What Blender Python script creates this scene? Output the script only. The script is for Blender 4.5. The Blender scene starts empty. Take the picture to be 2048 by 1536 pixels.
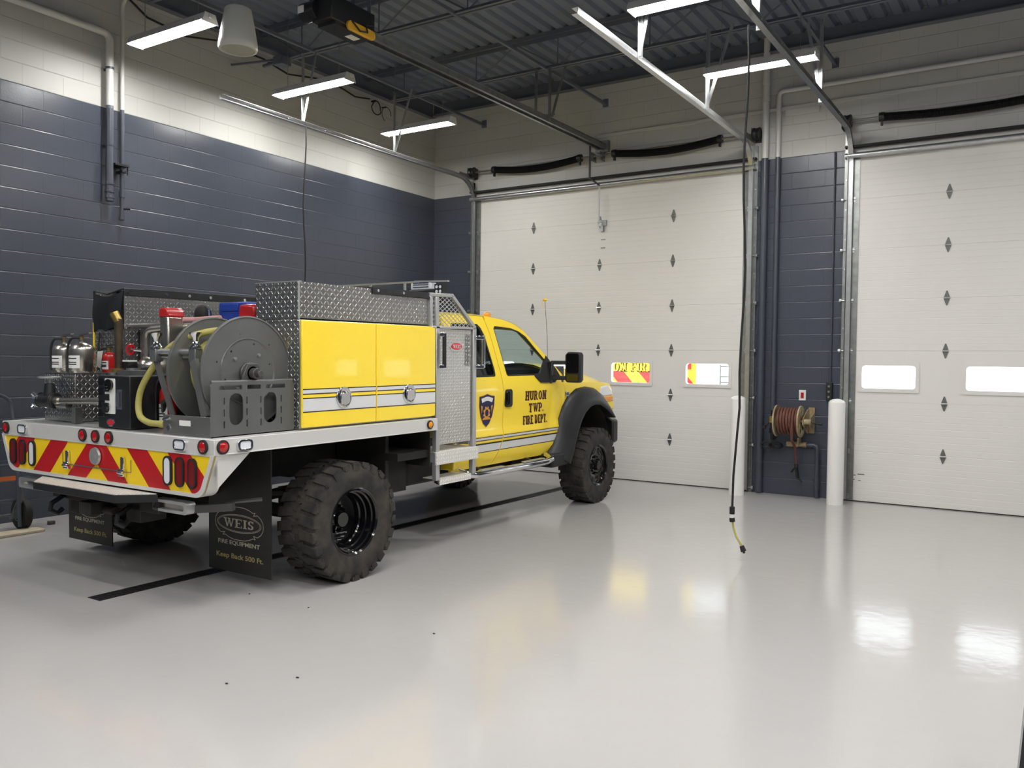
import bpy, bmesh, math, random
from mathutils import Vector, Matrix
from mathutils.geometry import tessellate_polygon
from math import sin, cos, pi, radians, sqrt
S = bpy.context.scene
random.seed(7)

# ------------------------------------------------------------------ camera
cd = bpy.data.cameras.new('camera'); cam = bpy.data.objects.new('camera', cd); S.collection.objects.link(cam)
FPX, YAW, PIT, ROL = 1683.88, radians(-32.697), radians(-1.3212), radians(.7787)
fw = Vector((sin(YAW)*cos(PIT), cos(YAW)*cos(PIT), sin(PIT)))
rr = fw.cross(Vector((0, 0, 1))).normalized(); uu = rr.cross(fw)
R2 = rr*cos(ROL)+uu*sin(ROL); U2 = uu*cos(ROL)-rr*sin(ROL)
mt = Matrix((R2, U2, -fw)).transposed().to_4x4(); mt.translation = Vector((8.5166, -10.8621, 1.6051))
cam.matrix_world = mt
cd.sensor_fit = 'HORIZONTAL'; cd.sensor_width = 36; cd.lens = FPX*36/2048; cd.clip_start = .05
S.camera = cam
# ------------------------------------------------------------------ sky, exposure, lamp strength
W = bpy.data.worlds.new('sky'); S.world = W; W.use_nodes = True
W.node_tree.nodes['Background'].inputs[0].default_value = (.93, .97, 1, 1)
W.node_tree.nodes['Background'].inputs[1].default_value = 4.4
S.view_settings.view_transform = 'Standard'; S.view_settings.look = 'None'
S.view_settings.exposure = 0; S.view_settings.gamma = 1; S.view_settings.use_curve_mapping = False
LAMP = 96.0          # radiance of the lit strip lenses
LAMP_COL = (1, .992, .968, 1)

# ------------------------------------------------------------------ materials
MATS = {}
def srgb(r, g, b):
    f = lambda c: (c/255/12.92) if c/255 <= .04045 else ((c/255+.055)/1.055)**2.4
    return (f(r), f(g), f(b), 1)
class NT:
    def __init__(s, name):
        s.m = bpy.data.materials.new(name); s.m.use_nodes = True; s.t = s.m.node_tree; s.n = s.t.nodes
        s.b = s.n['Principled BSDF']; s.o = s.n['Material Output']; MATS[name] = s.m
    def node(s, ty, **k):
        n = s.n.new(ty)
        for a, v in k.items():
            if a.startswith('i_'): n.inputs[a[2:].replace('_', ' ')].default_value = v
            else: setattr(n, a, v)
        return n
    def l(s, a, b): s.t.links.new(a, b)
    def math(s, op, a, b=None, c=None):
        n = s.n.new('ShaderNodeMath'); n.operation = op
        for i, v in enumerate((a, b, c)):
            if v is None: continue
            if hasattr(v, 'is_linked'): s.l(v, n.inputs[i])
            else: n.inputs[i].default_value = v
        return n.outputs[0]
    def mix(s, f, a, b):
        n = s.n.new('ShaderNodeMix'); n.data_type = 'RGBA'
        for i, v in ((0, f), (6, a), (7, b)):
            if hasattr(v, 'is_linked'): s.l(v, n.inputs[i])
            else: n.inputs[i].default_value = v
        return n.outputs[2]
    def uv(s):
        n = s.n.new('ShaderNodeUVMap'); n.uv_map = 'UVMap'; return n.outputs[0]
    def obj(s): return s.n.new('ShaderNodeTexCoord').outputs['Object']
    def bump(s, h, strength=.3, dist=.01):
        n = s.n.new('ShaderNodeBump'); n.inputs['Strength'].default_value = strength; n.inputs['Distance'].default_value = dist
        s.l(h, n.inputs['Height']); s.l(n.outputs[0], s.b.inputs['Normal']); return n
def pm(name, col, rough=.5, metal=0, coat=0, noise=0, nscale=8, bump=0, bscale=60, spec=None, dirt=None, rvar=0):
    t = NT(name); b = t.b
    b.inputs['Base Color'].default_value = col; b.inputs['Roughness'].default_value = rough; b.inputs['Metallic'].default_value = metal
    if coat: b.inputs['Coat Weight'].default_value = coat; b.inputs['Coat Roughness'].default_value = .04
    if spec is not None: b.inputs['Specular IOR Level'].default_value = spec
    if noise or dirt or rvar:
        nz = t.node('ShaderNodeTexNoise', i_Scale=nscale, i_Detail=4.0); t.l(t.obj(), nz.inputs['Vector'])
        rp = t.node('ShaderNodeValToRGB'); rp.color_ramp.elements[0].position = .35; rp.color_ramp.elements[1].position = .68
        t.l(nz.outputs[0], rp.inputs[0])
        c2 = dirt if dirt else tuple(max(0, c*(1-noise)) for c in col[:3])+(1,)
        t.l(t.mix(rp.outputs[0], col, c2), b.inputs['Base Color'])
        if rvar:
            t.l(t.math('MULTIPLY_ADD', rp.outputs[0], rvar, rough), b.inputs['Roughness'])
    if bump:
        n2 = t.node('ShaderNodeTexNoise', i_Scale=bscale, i_Detail=3.0); t.l(t.obj(), n2.inputs['Vector'])
        t.bump(n2.outputs[0], bump, .004)
    return t.m
def emis(name, col, st):
    t = NT(name); e = t.node('ShaderNodeEmission'); e.inputs[0].default_value = col; e.inputs[1].default_value = st
    t.l(e.outputs[0], t.o.inputs[0]); return t.m

# painted block walls (slate up to 21 courses, off-white above)
def blockmat(name, split=True):
    t = NT(name); uv = t.uv()
    br = t.node('ShaderNodeTexBrick', offset=.5, offset_frequency=2)
    t.l(uv, br.inputs['Vector'])
    for k, v in (('Scale', 1.0), ('Mortar Size', .005), ('Mortar Smooth', .5), ('Brick Width', .4064), ('Row Height', .2032)):
        br.inputs[k].default_value = v
    br.inputs['Color1'].default_value = (.55, .55, .55, 1); br.inputs['Color2'].default_value = (.45, .45, .45, 1)
    sx = t.node('ShaderNodeSeparateXYZ'); t.l(uv, sx.inputs[0])
    up = t.math('GREATER_THAN', sx.outputs[1], 4.2672)
    slate, white = srgb(66, 71, 82), srgb(188, 187, 182)
    col = t.mix(up, slate, white)
    vy = t.math('MULTIPLY_ADD', br.outputs[0], .18, .91)   # a touch of tone between blocks
    hs = t.node('ShaderNodeHueSaturation'); t.l(col, hs.inputs['Color']); t.l(vy, hs.inputs['Value'])
    t.l(hs.outputs[0], t.b.inputs['Base Color'])
    t.l(t.math('MULTIPLY_ADD', up, .22, .27), t.b.inputs['Roughness'])
    nz = t.node('ShaderNodeTexNoise', i_Scale=55.0, i_Detail=5.0); t.l(uv, nz.inputs['Vector'])
    n2 = t.node('ShaderNodeTexNoise', i_Scale=3.0, i_Detail=2.0); t.l(uv, n2.inputs['Vector'])
    fv = t.math('SUBTRACT', t.math('FRACT', t.math('ADD', t.math('DIVIDE', sx.outputs[1], .2032), .5)), .5)   # horizontal beds read stronger than the heads
    bed = t.math('MAXIMUM', t.math('SUBTRACT', 1, t.math('DIVIDE', t.math('ABSOLUTE', fv), .035)), 0)
    h = t.math('MULTIPLY_ADD', br.outputs[1], -.30, t.math('MULTIPLY', nz.outputs[0], .22))
    h = t.math('SUBTRACT', h, t.math('MULTIPLY', bed, .8))
    h = t.math('ADD', h, t.math('MULTIPLY', n2.outputs[0], .12))
    t.bump(h, .55, .006)
    return t.m
blockmat('block')
# glossy grey epoxy floor
t = NT('epoxy'); o = t.obj()
nz = t.node('ShaderNodeTexNoise', i_Scale=.55, i_Detail=3.0); t.l(o, nz.inputs['Vector'])
nb = t.node('ShaderNodeTexNoise', i_Scale=34.0, i_Detail=3.0); t.l(o, nb.inputs['Vector'])
n3 = t.node('ShaderNodeTexNoise', i_Scale=150.0, i_Detail=2.0); t.l(o, n3.inputs['Vector'])
t.l(t.mix(nz.outputs[0], srgb(174, 171, 169), srgb(182, 179, 177)), t.b.inputs['Base Color'])
t.l(t.math('MULTIPLY_ADD', nz.outputs[0], .05, .095), t.b.inputs['Roughness'])
n4 = t.node('ShaderNodeTexNoise', i_Scale=7.0, i_Detail=2.0); t.l(o, n4.inputs['Vector'])
t.bump(t.math('ADD', t.math('MULTIPLY', n4.outputs[0], 5.0), t.math('ADD', nb.outputs[0], t.math('MULTIPLY', n3.outputs[0], .35))), .14, .002)
# diamond tread plate
def tread(name, base, p=.032, metal=.9, rough=.26, st=1.0):
    t = NT(name); uv = t.uv(); s = t.node('ShaderNodeSeparateXYZ'); t.l(uv, s.inputs[0])
    u = t.math('DIVIDE', s.outputs[0], p); v = t.math('DIVIDE', s.outputs[1], p)
    fu = t.math('FLOOR', u); fv = t.math('FLOOR', v)
    a = t.math('SUBTRACT', t.math('SUBTRACT', u, fu), .5); b = t.math('SUBTRACT', t.math('SUBTRACT', v, fv), .5)
    ck = t.math('MODULO', t.math('ABSOLUTE', t.math('ADD', fu, fv)), 2)
    ckm = t.math('GREATER_THAN', ck, .5)
    d1 = t.math('ABSOLUTE', t.math('ADD', a, b)); d2 = t.math('ABSOLUTE', t.math('SUBTRACT', a, b))
    A = t.math('ADD', t.math('MULTIPLY', d1, ckm), t.math('MULTIPLY', d2, t.math('SUBTRACT', 1, ckm)))
    B = t.math('ADD', t.math('MULTIPLY', d2, ckm), t.math('MULTIPLY', d1, t.math('SUBTRACT', 1, ckm)))
    q = t.math('ADD', t.math('DIVIDE', A, .86), t.math('DIVIDE', B, .27))
    h = t.math('MAXIMUM', t.math('SUBTRACT', 1, q), 0)
    h = t.math('SMOOTH_MIN', h, .45, .2)
    t.b.inputs['Metallic'].default_value = metal; t.b.inputs['Roughness'].default_value = rough
    top = t.math('MINIMUM', t.math('MULTIPLY', h, 4), 1)
    t.l(t.mix(top, base, tuple(min(1, c*1.5+.08) for c in base[:3])+(1,)), t.b.inputs['Base Color'])
    t.bump(h, st, .006)
    return t.m
tread('tread_plate', srgb(160, 160, 158)); tread('tread_bright', srgb(222, 218, 210), rough=.45, metal=.25)
tread('tread_fine', srgb(200, 198, 194), p=.026, rough=.34)
# window glass
def glass(name, tint, refl=1.0):
    t = NT(name); tr = t.node('ShaderNodeBsdfTransparent'); tr.inputs[0].default_value = tint
    g = t.node('ShaderNodeBsdfGlossy'); g.inputs['Roughness'].default_value = .02
    fr = t.node('ShaderNodeLayerWeight'); fr.inputs[0].default_value = .5
    mx = t.node('ShaderNodeMixShader'); t.l(t.math('MULTIPLY', t.math('MULTIPLY_ADD', t.math('POWER', fr.outputs[1], 5.0), .9, .05), refl), mx.inputs[0])
    t.l(tr.outputs[0], mx.inputs[1]); t.l(g.outputs[0], mx.inputs[2]); t.l(mx.outputs[0], t.o.inputs[0]); return t.m
glass('pane', (.95, .97, .97, 1)); glass('cab_glass', (.86, .93, .915, 1)); glass('privacy_glass', (.22, .24, .24, 1), 1.2)
pm('ceiling_paint', srgb(112, 119, 134), .55, noise=.12, nscale=2); pm('joist_paint', srgb(96, 100, 110), .5)
pm('door_skin', srgb(225, 222, 217), .42, noise=.03, nscale=.8)
pm('galv', srgb(150, 152, 150), .36, .8, noise=.25, nscale=14); pm('hinge_steel', srgb(112, 112, 110), .38, .4); pm('galv_bright', srgb(196, 198, 198), .3, .85, noise=.12, nscale=20)
pm('black_steel', srgb(26, 27, 29), .4); pm('black_rubber', srgb(24, 24, 24), .7); pm('spring_steel', srgb(22, 22, 24), .45, .4)
pm('white_paint', srgb(200, 199, 195), .38); pm('slate_paint', srgb(64, 69, 79), .35); pm('bollard', srgb(232, 231, 227), .3, noise=.04, nscale=3)
pm('yellow_paint', srgb(255, 222, 60), .28, coat=.45); pm('yellow_in', srgb(236, 196, 28), .4)
pm('white_film', srgb(214, 214, 214), .3); pm('black_film', srgb(18, 18, 20), .3); pm('maroon', srgb(84, 24, 20), .4)
pm('red_film', srgb(176, 22, 30), .3); pm('yellow_film', srgb(238, 202, 30), .3)
pm('silver_rail', srgb(214, 213, 209), .34, .25); pm('alu', srgb(196, 197, 196), .36, .75); pm('chrome', srgb(225, 226, 228), .07, 1)
pm('steel_pol', srgb(200, 196, 186), .24, .95, noise=.25, nscale=9); pm('reel_grey', srgb(116, 117, 115), .36, .5, noise=.1, nscale=5)
pm('reel_dark', srgb(88, 88, 86), .4, .5)
pm('plastic_black', srgb(24, 25, 28), .42, bump=.2, bscale=300); pm('gloss_black', srgb(10, 10, 12), .08, coat=.5)
pm('tire', srgb(34, 33, 31), .78, dirt=srgb(62, 57, 50), nscale=11, bump=.25, bscale=70); pm('rim_black', srgb(12, 12, 14), .14, coat=.4)
pm('chassis', srgb(24, 24, 24), .7, dirt=srgb(44, 40, 34), nscale=6)
pm('flap_rubber', srgb(34, 34, 31), .45, noise=.3, nscale=5); pm('gold_ink', srgb(172, 158, 98), .5); pm('grey_ink', srgb(186, 180, 160), .5)
pm('hose_yellow', srgb(178, 170, 92), .6, noise=.2, nscale=14, bump=.2, bscale=90); pm('red_plastic', srgb(176, 24, 30), .25); pm('blue_plastic', srgb(28, 60, 150), .35)
pm('red_lens', srgb(170, 14, 20), .12, coat=.6); pm('dark_red_lens', srgb(112, 16, 20), .25); pm('clear_lens', srgb(225, 228, 232), .12, coat=.5)
pm('amber_lens', srgb(238, 150, 20), .15, coat=.5); pm('vinyl', srgb(34, 35, 37), .45, noise=.2, nscale=12, bump=.3, bscale=20)
pm('brass', srgb(178, 150, 84), .3, .9); pm('rust_pipe', srgb(104, 88, 68), .42, .6, dirt=srgb(66, 58, 48), nscale=7)
pm('hose_brown', srgb(106, 64, 52), .6, noise=.3, nscale=22); pm('reel_tan', srgb(176, 166, 134), .45, .1, dirt=srgb(140, 112, 80), nscale=10)
pm('tan_wood', srgb(196, 184, 160), .6, noise=.15); pm('speaker_white', srgb(206, 206, 198), .45); pm('grille_cloth', srgb(176, 176, 168), .7, bump=.6, bscale=260)
pm('orange_label', srgb(190, 96, 44), .5); pm('navy', srgb(26, 24, 70), .35); pm('gold_leaf', srgb(214, 150, 48), .4); pm('pink_hose', srgb(206, 150, 150), .5)
pm('grate', srgb(44, 44, 46), .5, .5); pm('snow', srgb(236, 238, 242), .8, noise=.03, nscale=.5); pm('seat_cloth', srgb(66, 66, 66), .8)
pm('label_white', srgb(224, 224, 220), .5); pm('red_badge', srgb(190, 40, 52), .25); pm('tank_alu', srgb(120, 121, 121), .42, .7, noise=.15)
pm('tank_red', srgb(178, 28, 28), .25, coat=.5); pm('headlamp', srgb(236, 238, 240), .05, coat=1); pm('opener_yellow', srgb(214, 160, 30), .4)
emis('lamp_lens', LAMP_COL, LAMP)

# ------------------------------------------------------------------ mesh builder
OFF = {}      # thing/part name -> offset already applied by its empty
class MB:
    def __init__(s): s.v = []; s.f = []; s.mi = []; s.mats = []; s.cur = 0; s.M = None
    def use(s, m):
        if m not in s.mats: s.mats.append(m)
        s.cur = s.mats.index(m); return s
    def add(s, vs, fs):
        n = len(s.v); M = s.M
        s.v += [tuple(M @ Vector(p)) if M else tuple(p) for p in vs]
        for f in fs: s.f.append(tuple(i+n for i in f)); s.mi.append(s.cur)
        return s
    def box(s, x0, x1, y0, y1, z0, z1):
        return s.add([(x, y, z) for z in (z0, z1) for y in (y0, y1) for x in (x0, x1)],
                     [(0, 2, 3, 1), (4, 5, 7, 6), (0, 1, 5, 4), (2, 6, 7, 3), (0, 4, 6, 2), (1, 3, 7, 5)])
    def beam(s, p0, p1, w, h, up=(0, 0, 1)):      # rectangular bar between two points
        p0, p1 = Vector(p0), Vector(p1); d = (p1-p0).normalized(); a = d.cross(Vector(up))
        if a.length < 1e-4: a = d.cross(Vector((1, 0, 0)))
        a.normalize(); b = a.cross(d)
        vs = [q+a*i*w/2+b*j*h/2 for q in (p0, p1) for i, j in ((-1, -1), (1, -1), (1, 1), (-1, 1))]
        return s.add(vs, [(3, 2, 1, 0), (4, 5, 6, 7)]+[(i, (i+1) % 4, (i+1) % 4+4, i+4) for i in range(4)])
    def ring(s, c, a, b, r, n): return [c+a*cos(2*pi*i/n)*r+b*sin(2*pi*i/n)*r for i in range(n)]
    def cyl(s, p0, p1, r, r2=None, n=16, cap=True):
        p0, p1 = Vector(p0), Vector(p1); r2 = r if r2 is None else r2; d = (p1-p0).normalized()
        a = d.orthogonal().normalized(); b = d.cross(a)
        vs = s.ring(p0, a, b, r, n)+s.ring(p1, a, b, r2, n)
        fs = [(i, (i+1) % n, (i+1) % n+n, i+n) for i in range(n)]
        if cap: fs += [tuple(range(n-1, -1, -1)), tuple(range(n, 2*n))]
        return s.add(vs, fs)
    def tube(s, pts, r, n=10, closed=False, rs=None):
        P = [Vector(p) for p in pts]; m = len(P); vs = []; a = None
        for i in range(m):
            if closed: d = (P[(i+1) % m]-P[i-1]).normalized()
            else: d = (P[min(i+1, m-1)]-P[max(i-1, 0)]).normalized()
            if a is None: a = d.orthogonal().normalized()
            else:
                a = (a-d*a.dot(d))
                a = a.normalized() if a.length > 1e-6 else d.orthogonal().normalized()
            b = d.cross(a); vs += s.ring(P[i], a, b, rs[i] if rs else r, n)
        fs = [(k*n+i, k*n+(i+1) % n, ((k+1) % m)*n+(i+1) % n, ((k+1) % m)*n+i) for k in range(m if closed else m-1) for i in range(n)]
        if not closed: fs += [tuple(range(n-1, -1, -1)), tuple(range((m-1)*n, m*n))]
        return s.add(vs, fs)
    def lathe(s, prof, c, ax='z', n=32, closed=False, caps=True):   # prof [(r,h)]
        c = Vector(c); A = {'x': (Vector((0, 1, 0)), Vector((0, 0, 1)), Vector((1, 0, 0))), 'y': (Vector((0, 0, 1)), Vector((1, 0, 0)), Vector((0, 1, 0))), 'z': (Vector((1, 0, 0)), Vector((0, 1, 0)), Vector((0, 0, 1)))}[ax]
        vs = []
        for r, h in prof: vs += s.ring(c+A[2]*h, A[0], A[1], max(r, 1e-4), n)
        m = len(prof); fs = [(k*n+i, k*n+(i+1) % n, ((k+1) % m)*n+(i+1) % n, ((k+1) % m)*n+i) for k in range(m if closed else m-1) for i in range(n)]
        if not closed and caps: fs += [tuple(range(n-1, -1, -1)), tuple(range((m-1)*n, m*n))]
        return s.add(vs, fs)
    def prism(s, pts, ax, a, b, holes=(), fn=None):       # 2D outline pushed along an axis; fn maps (u,v,w)->xyz
        loops = [list(pts)]+[list(h) for h in holes]; flat = [p for L in loops for p in L]; N = len(flat)
        mp = fn or {'x': lambda u, v, w: (w, u, v), 'y': lambda u, v, w: (u, w, v), 'z': lambda u, v, w: (u, v, w)}[ax]
        vs = [mp(u, v, a) for u, v in flat]+[mp(u, v, b) for u, v in flat]
        if holes: tr = [tuple(t) for t in tessellate_polygon([[Vector((u, v, 0)) for u, v in L] for L in loops])]
        else: tr = [tuple(range(N))]
        fs = [t[::-1] for t in tr]+[tuple(i+N for i in t) for t in tr]; k = 0
        for L in loops:
            n = len(L); fs += [(k+i, k+(i+1) % n, k+(i+1) % n+N, k+i+N) for i in range(n)]; k += n
        return s.add(vs, fs)
    def flat(s, pts, fn): return s.add([fn(u, v) for u, v in pts], [tuple(range(len(pts)))])
    def sphere(s, c, r, n=16, m=10, sc=(1, 1, 1)):
        c = Vector(c); vs = [c+Vector((sc[0]*r*sin(pi*j/m)*cos(2*pi*i/n), sc[1]*r*sin(pi*j/m)*sin(2*pi*i/n), sc[2]*r*cos(pi*j/m))) for j in range(1, m) for i in range(n)]
        t0 = len(vs); vs += [c+Vector((0, 0, r*sc[2])), c-Vector((0, 0, r*sc[2]))]
        fs = [(k*n+i, (k+1)*n+i, (k+1)*n+(i+1) % n, k*n+(i+1) % n) for k in range(m-2) for i in range(n)]
        fs += [(t0, i, (i+1) % n) for i in range(n)]+[(t0+1, (m-2)*n+(i+1) % n, (m-2)*n+i) for i in range(n)]
        return s.add(vs, fs)
    def loft(s, secs, closed=False, cap=False):
        n = len(secs[0]); vs = [p for q in secs for p in q]
        fs = [(k*n+i, k*n+(i+1) % n, (k+1)*n+(i+1) % n, (k+1)*n+i) for k in range(len(secs)-1) for i in range(n if closed else n-1)]
        if cap: fs += [tuple(range(n-1, -1, -1)), tuple(range((len(secs)-1)*n, len(secs)*n))]
        return s.add(vs, fs)
    def build(s, name, mat=None, parent=None, bev=0, sharp=.6, seg=2, recalc=True):
        me = bpy.data.meshes.new(name); me.from_pydata(s.v, [], s.f); me.update()
        bm = bmesh.new(); bm.from_mesh(me)
        if recalc: bmesh.ops.recalc_face_normals(bm, faces=bm.faces)
        bm.to_mesh(me); bm.free()
        mats = s.mats if s.mats else [mat]
        for m in mats: me.materials.append(MATS[m])
        if len(mats) > 1: me.polygons.foreach_set('material_index', s.mi)
        uvl = me.uv_layers.new(name='UVMap').data
        for p in me.polygons:
            nn = p.normal; k = max(range(3), key=lambda i: abs(nn[i])); a, b = ((1, 2), (0, 2), (0, 1))[k]
            for li in p.loop_indices:
                c = me.vertices[me.loops[li].vertex_index].co; uvl[li].uv = (c[a], c[b])
        off = Vector(); q = parent
        while q is not None:
            if q.name in OFF: off = OFF[q.name]; break
            q = q.parent
        if off.length:
            for v in me.vertices: v.co -= off
        me.polygons.foreach_set('use_smooth', [True]*len(me.polygons)); me.set_sharp_from_angle(angle=sharp)
        ob = bpy.data.objects.new(name, me); S.collection.objects.link(ob)
        if parent is not None: ob.parent = parent
        if bev:
            bv = ob.modifiers.new('bevel', 'BEVEL'); bv.width = bev; bv.segments = seg; bv.limit_method = 'ANGLE'; bv.angle_limit = radians(35)
        return ob
def tag(o, label=None, cat=None, group=None, kind=None):
    for k, v in (('label', label), ('category', cat), ('group', group), ('kind', kind)):
        if v: o[k] = v
    return o
def struct(o): o['kind'] = 'structure'; return o
def thing(name, label, cat, base=(0, 0, 0), group=None, mat=None):
    o = bpy.data.objects.new(name, None); S.collection.objects.link(o); o.empty_display_size = .1
    b = Vector(base)
    if mat is None: o.location = b
    else: o.matrix_world = mat @ Matrix.Translation(b)
    OFF[o.name] = b
    return tag(o, label, cat, group)
def copy_tree(o, parent=None):
    c = o.copy(); S.collection.objects.link(c); c.parent = parent
    for ch in [q for q in bpy.data.objects if q.parent == o]: copy_tree(ch, c)
    return c
TR = Matrix.Translation((2.915, -6.25, 0)) @ Matrix.Rotation(radians(.8), 4, 'X')    # truck frame: x right, y forward
def tthing(name, label, cat, base, group=None): return thing(name, label, cat, base, group, TR)

def arc(cx, cy, r, a0, a1, n, ry=None):
    return [(cx+r*cos(radians(a0+(a1-a0)*i/n)), cy+(ry or r)*sin(radians(a0+(a1-a0)*i/n))) for i in range(n+1)]
def rrect(x0, x1, y0, y1, r, n=4):
    return arc(x1-r, y0+r, r, -90, 0, n)+arc(x1-r, y1-r, r, 0, 90, n)+arc(x0+r, y1-r, r, 90, 180, n)+arc(x0+r, y0+r, r, 180, 270, n)
def clip(poly, conv):       # Sutherland-Hodgman against a convex counter-clockwise outline
    out = list(poly)
    for i in range(len(conv)):
        ax, ay = conv[i]; bx, by = conv[(i+1) % len(conv)]
        side = lambda p: (bx-ax)*(p[1]-ay)-(by-ay)*(p[0]-ax)
        src, out = out, []
        for j in range(len(src)):
            p, q = src[j-1], src[j]; sp, sq = side(p), side(q)
            if (sp < 0) != (sq < 0):
                k = sp/(sp-sq); out.append((p[0]+(q[0]-p[0])*k, p[1]+(q[1]-p[1])*k))
            if sq >= 0: out.append(q)
        if not out: return []
    return out

# ---- lettering: slab-serif capitals drawn as strokes; plain sans from the built-in font
def serif(txt, w=.30, sw=.195, th=.10):
    """polygons in a unit-height line; w letter stroke, th thin stroke"""
    out = []; x = 0
    R = lambda a, b, c, d: [(a, c), (b, c), (b, d), (a, d)]
    def stem(c, y0=0, y1=1, bot=1, top=1):
        g = [R(c-sw/2, c+sw/2, y0, y1)]
        if bot: g.append(R(c-sw, c+sw, y0, y0+th))
        if top: g.append(R(c-sw, c+sw, y1-th, y1))
        return g
    def bowl(cx, cy, rx, ry, a0, a1, k=.62, n=10):
        o = arc(cx, cy, rx, a0, a1, n, ry); i = arc(cx, cy, rx-sw, a0, a1, n, ry-th); return [[o[j], o[j+1], i[j+1], i[j]] for j in range(n)]
    for ch in txt:
        g = []; ad = .8
        if ch == 'H': g = stem(.18)+stem(.64)+[R(.18, .64, .45, .55)]; ad = .9
        elif ch == 'U': g = stem(.18, .25, 1, 0)+stem(.66, .25, 1, 0)+bowl(.42, .3, .325, .3, 180, 360); ad = .92
        elif ch == 'R': g = stem(.18)+[R(.18, .42, .91, 1), R(.18, .42, .45, .54)]+bowl(.40, .725, .29, .275, -90, 90)+[[(.36, .5), (.54, .5), (.76, 0), (.58, 0)], R(.58, .86, 0, th)]; ad = .94
        elif ch == 'P': g = stem(.18)+[R(.18, .42, .91, 1), R(.18, .42, .4, .49)]+bowl(.40, .70, .29, .30, -90, 90); ad = .82
        elif ch == 'D': g = stem(.18)+[R(.18, .36, .91, 1), R(.18, .36, 0, .09)]+bowl(.34, .5, .42, .5, -90, 90, n=14); ad = .9
        elif ch == 'O': g = bowl(.42, .5, .36, .5, 0, 360, n=22); ad = .9
        elif ch == 'N': g = stem(.18)+stem(.68)+[[(.09, 1), (.31, 1), (.77, 0), (.55, 0)]]; ad = .95
        elif ch == 'T': g = stem(.4, top=0)+[R(.06, .74, .9, 1), R(.06, .12, .72, 1), R(.68, .74, .72, 1)]; ad = .86
        elif ch == 'W': g = [[(.08, 1), (.26, 1), (.43, 0), (.33, 0)], [(.33, 0), (.43, 0), (.60, .8), (.52, .8)], [(.46, 1), (.64, 1), (.82, 0), (.72, 0)], [(.72, 0), (.82, 0), (1.04, 1), (.95, 1)], R(0, .34, 1-th, 1), R(.42, .70, 1-th, 1), R(.86, 1.12, 1-th, 1)]; ad = 1.16
        elif ch == 'F': g = stem(.18)+[R(.18, .68, .9, 1), R(.62, .68, .75, 1), R(.18, .5, .46, .55), R(.45, .5, .38, .63)]; ad = .78
        elif ch == 'E': g = stem(.18)+[R(.18, .68, .9, 1), R(.62, .68, .75, 1), R(.18, .5, .46, .55), R(.45, .5, .38, .63), R(.18, .70, 0, .1), R(.64, .70, 0, .26)]; ad = .8
        elif ch == 'I': g = stem(.2); ad = .44
        elif ch == 'S': g = bowl(.34, .73, .27, .27, 20, 270, n=12)+bowl(.34, .27, .27, .27, -160, 90, n=12)+[R(.54, .60, .70, 1), R(.07, .13, 0, .3)]; ad = .72
        elif ch == '.': g = [R(.05, .2, 0, .14)]; ad = .28
        elif ch == ' ': ad = .42
        out += [[(px+x, py) for px, py in q] for q in g]; x += ad
    return out, x
def lettering(mb, polys, wid, x0, x1, z0, z1, fn):
    for p in polys: mb.add([fn(x0+u/wid*(x1-x0), z0+v*(z1-z0)) for u, v in p], [tuple(range(len(p)))])
_tc = {}
def sans(mb, txt, x0, x1, z0, z1, fn):      # text stretched to the box
    if txt not in _tc:
        cu = bpy.data.curves.new('t', 'FONT'); cu.body = txt; cu.resolution_u = 3; cu.offset = .018
        ob = bpy.data.objects.new('t', cu); S.collection.objects.link(ob); bpy.context.view_layer.update()
        me = bpy.data.meshes.new_from_object(ob.evaluated_get(bpy.context.evaluated_depsgraph_get()))
        _tc[txt] = ([tuple(v.co[:2]) for v in me.vertices], [tuple(p.vertices) for p in me.polygons])
        bpy.data.objects.remove(ob); bpy.data.meshes.remove(me)
    V, F = _tc[txt]; xs = [v[0] for v in V]; ys = [v[1] for v in V]; a, b, c, d = min(xs), max(xs), min(ys), max(ys)
    mb.add([fn(x0+(u-a)/(b-a)*(x1-x0), z0+(v-c)/(d-c)*(z1-z0)) for u, v in V], F)

# ================================================================== THE BAY
CZ = 5.78; RX = 12.2; RY = -14.0
m = MB(); m.box(0, RX, RY, .0, -.12, 0); struct(m.build('floor', 'epoxy'))
m = MB(); m.box(-.2, 0, RY, .2, -.1, 6.1); struct(m.build('wall_left', 'block'))
DOORS = [(.79, 5.24), (6.36, 10.81)]; DH = 4.267
op = [[(a, 0), (b, 0), (b, DH), (a, DH)] for a, b in DOORS]
m = MB()      # the door wall, pierced by the two overhead-door openings
pts = [(0, 0)]+[q for a, b in DOORS for q in ((a, 0), (a, DH), (b, DH), (b, 0))]+[(RX, 0), (RX, 6.1), (0, 6.1)]
m.prism(pts, 'y', 0, .25); struct(m.build('wall_back', 'block'))
m = MB(); m.box(RX, RX+.2, RY, .2, -.1, 6.1); struct(m.build('wall_right', 'block'))
m = MB(); m.box(-.2, RX+.2, RY-.2, RY, -.1, 6.1); struct(m.build('wall_front', 'block'))
# fluted roof deck: ribs run towards the doors
m = MB(); prof = []; x = 0
while x < RX:
    prof += [(x, CZ), (x+.10, CZ), (x+.125, CZ+.045), (x+.165, CZ+.045)]; x += .19
prof = [p for p in prof if p[0] <= RX]+[(RX, CZ)]
m.loft([[(a, RY, b) for a, b in prof], [(a, .1, b) for a, b in prof]]); m.box(-.2, RX+.2, RY-.2, .2, CZ+.06, CZ+.16)
struct(m.build('ceiling', 'ceiling_paint', sharp=.2, recalc=False))
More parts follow.
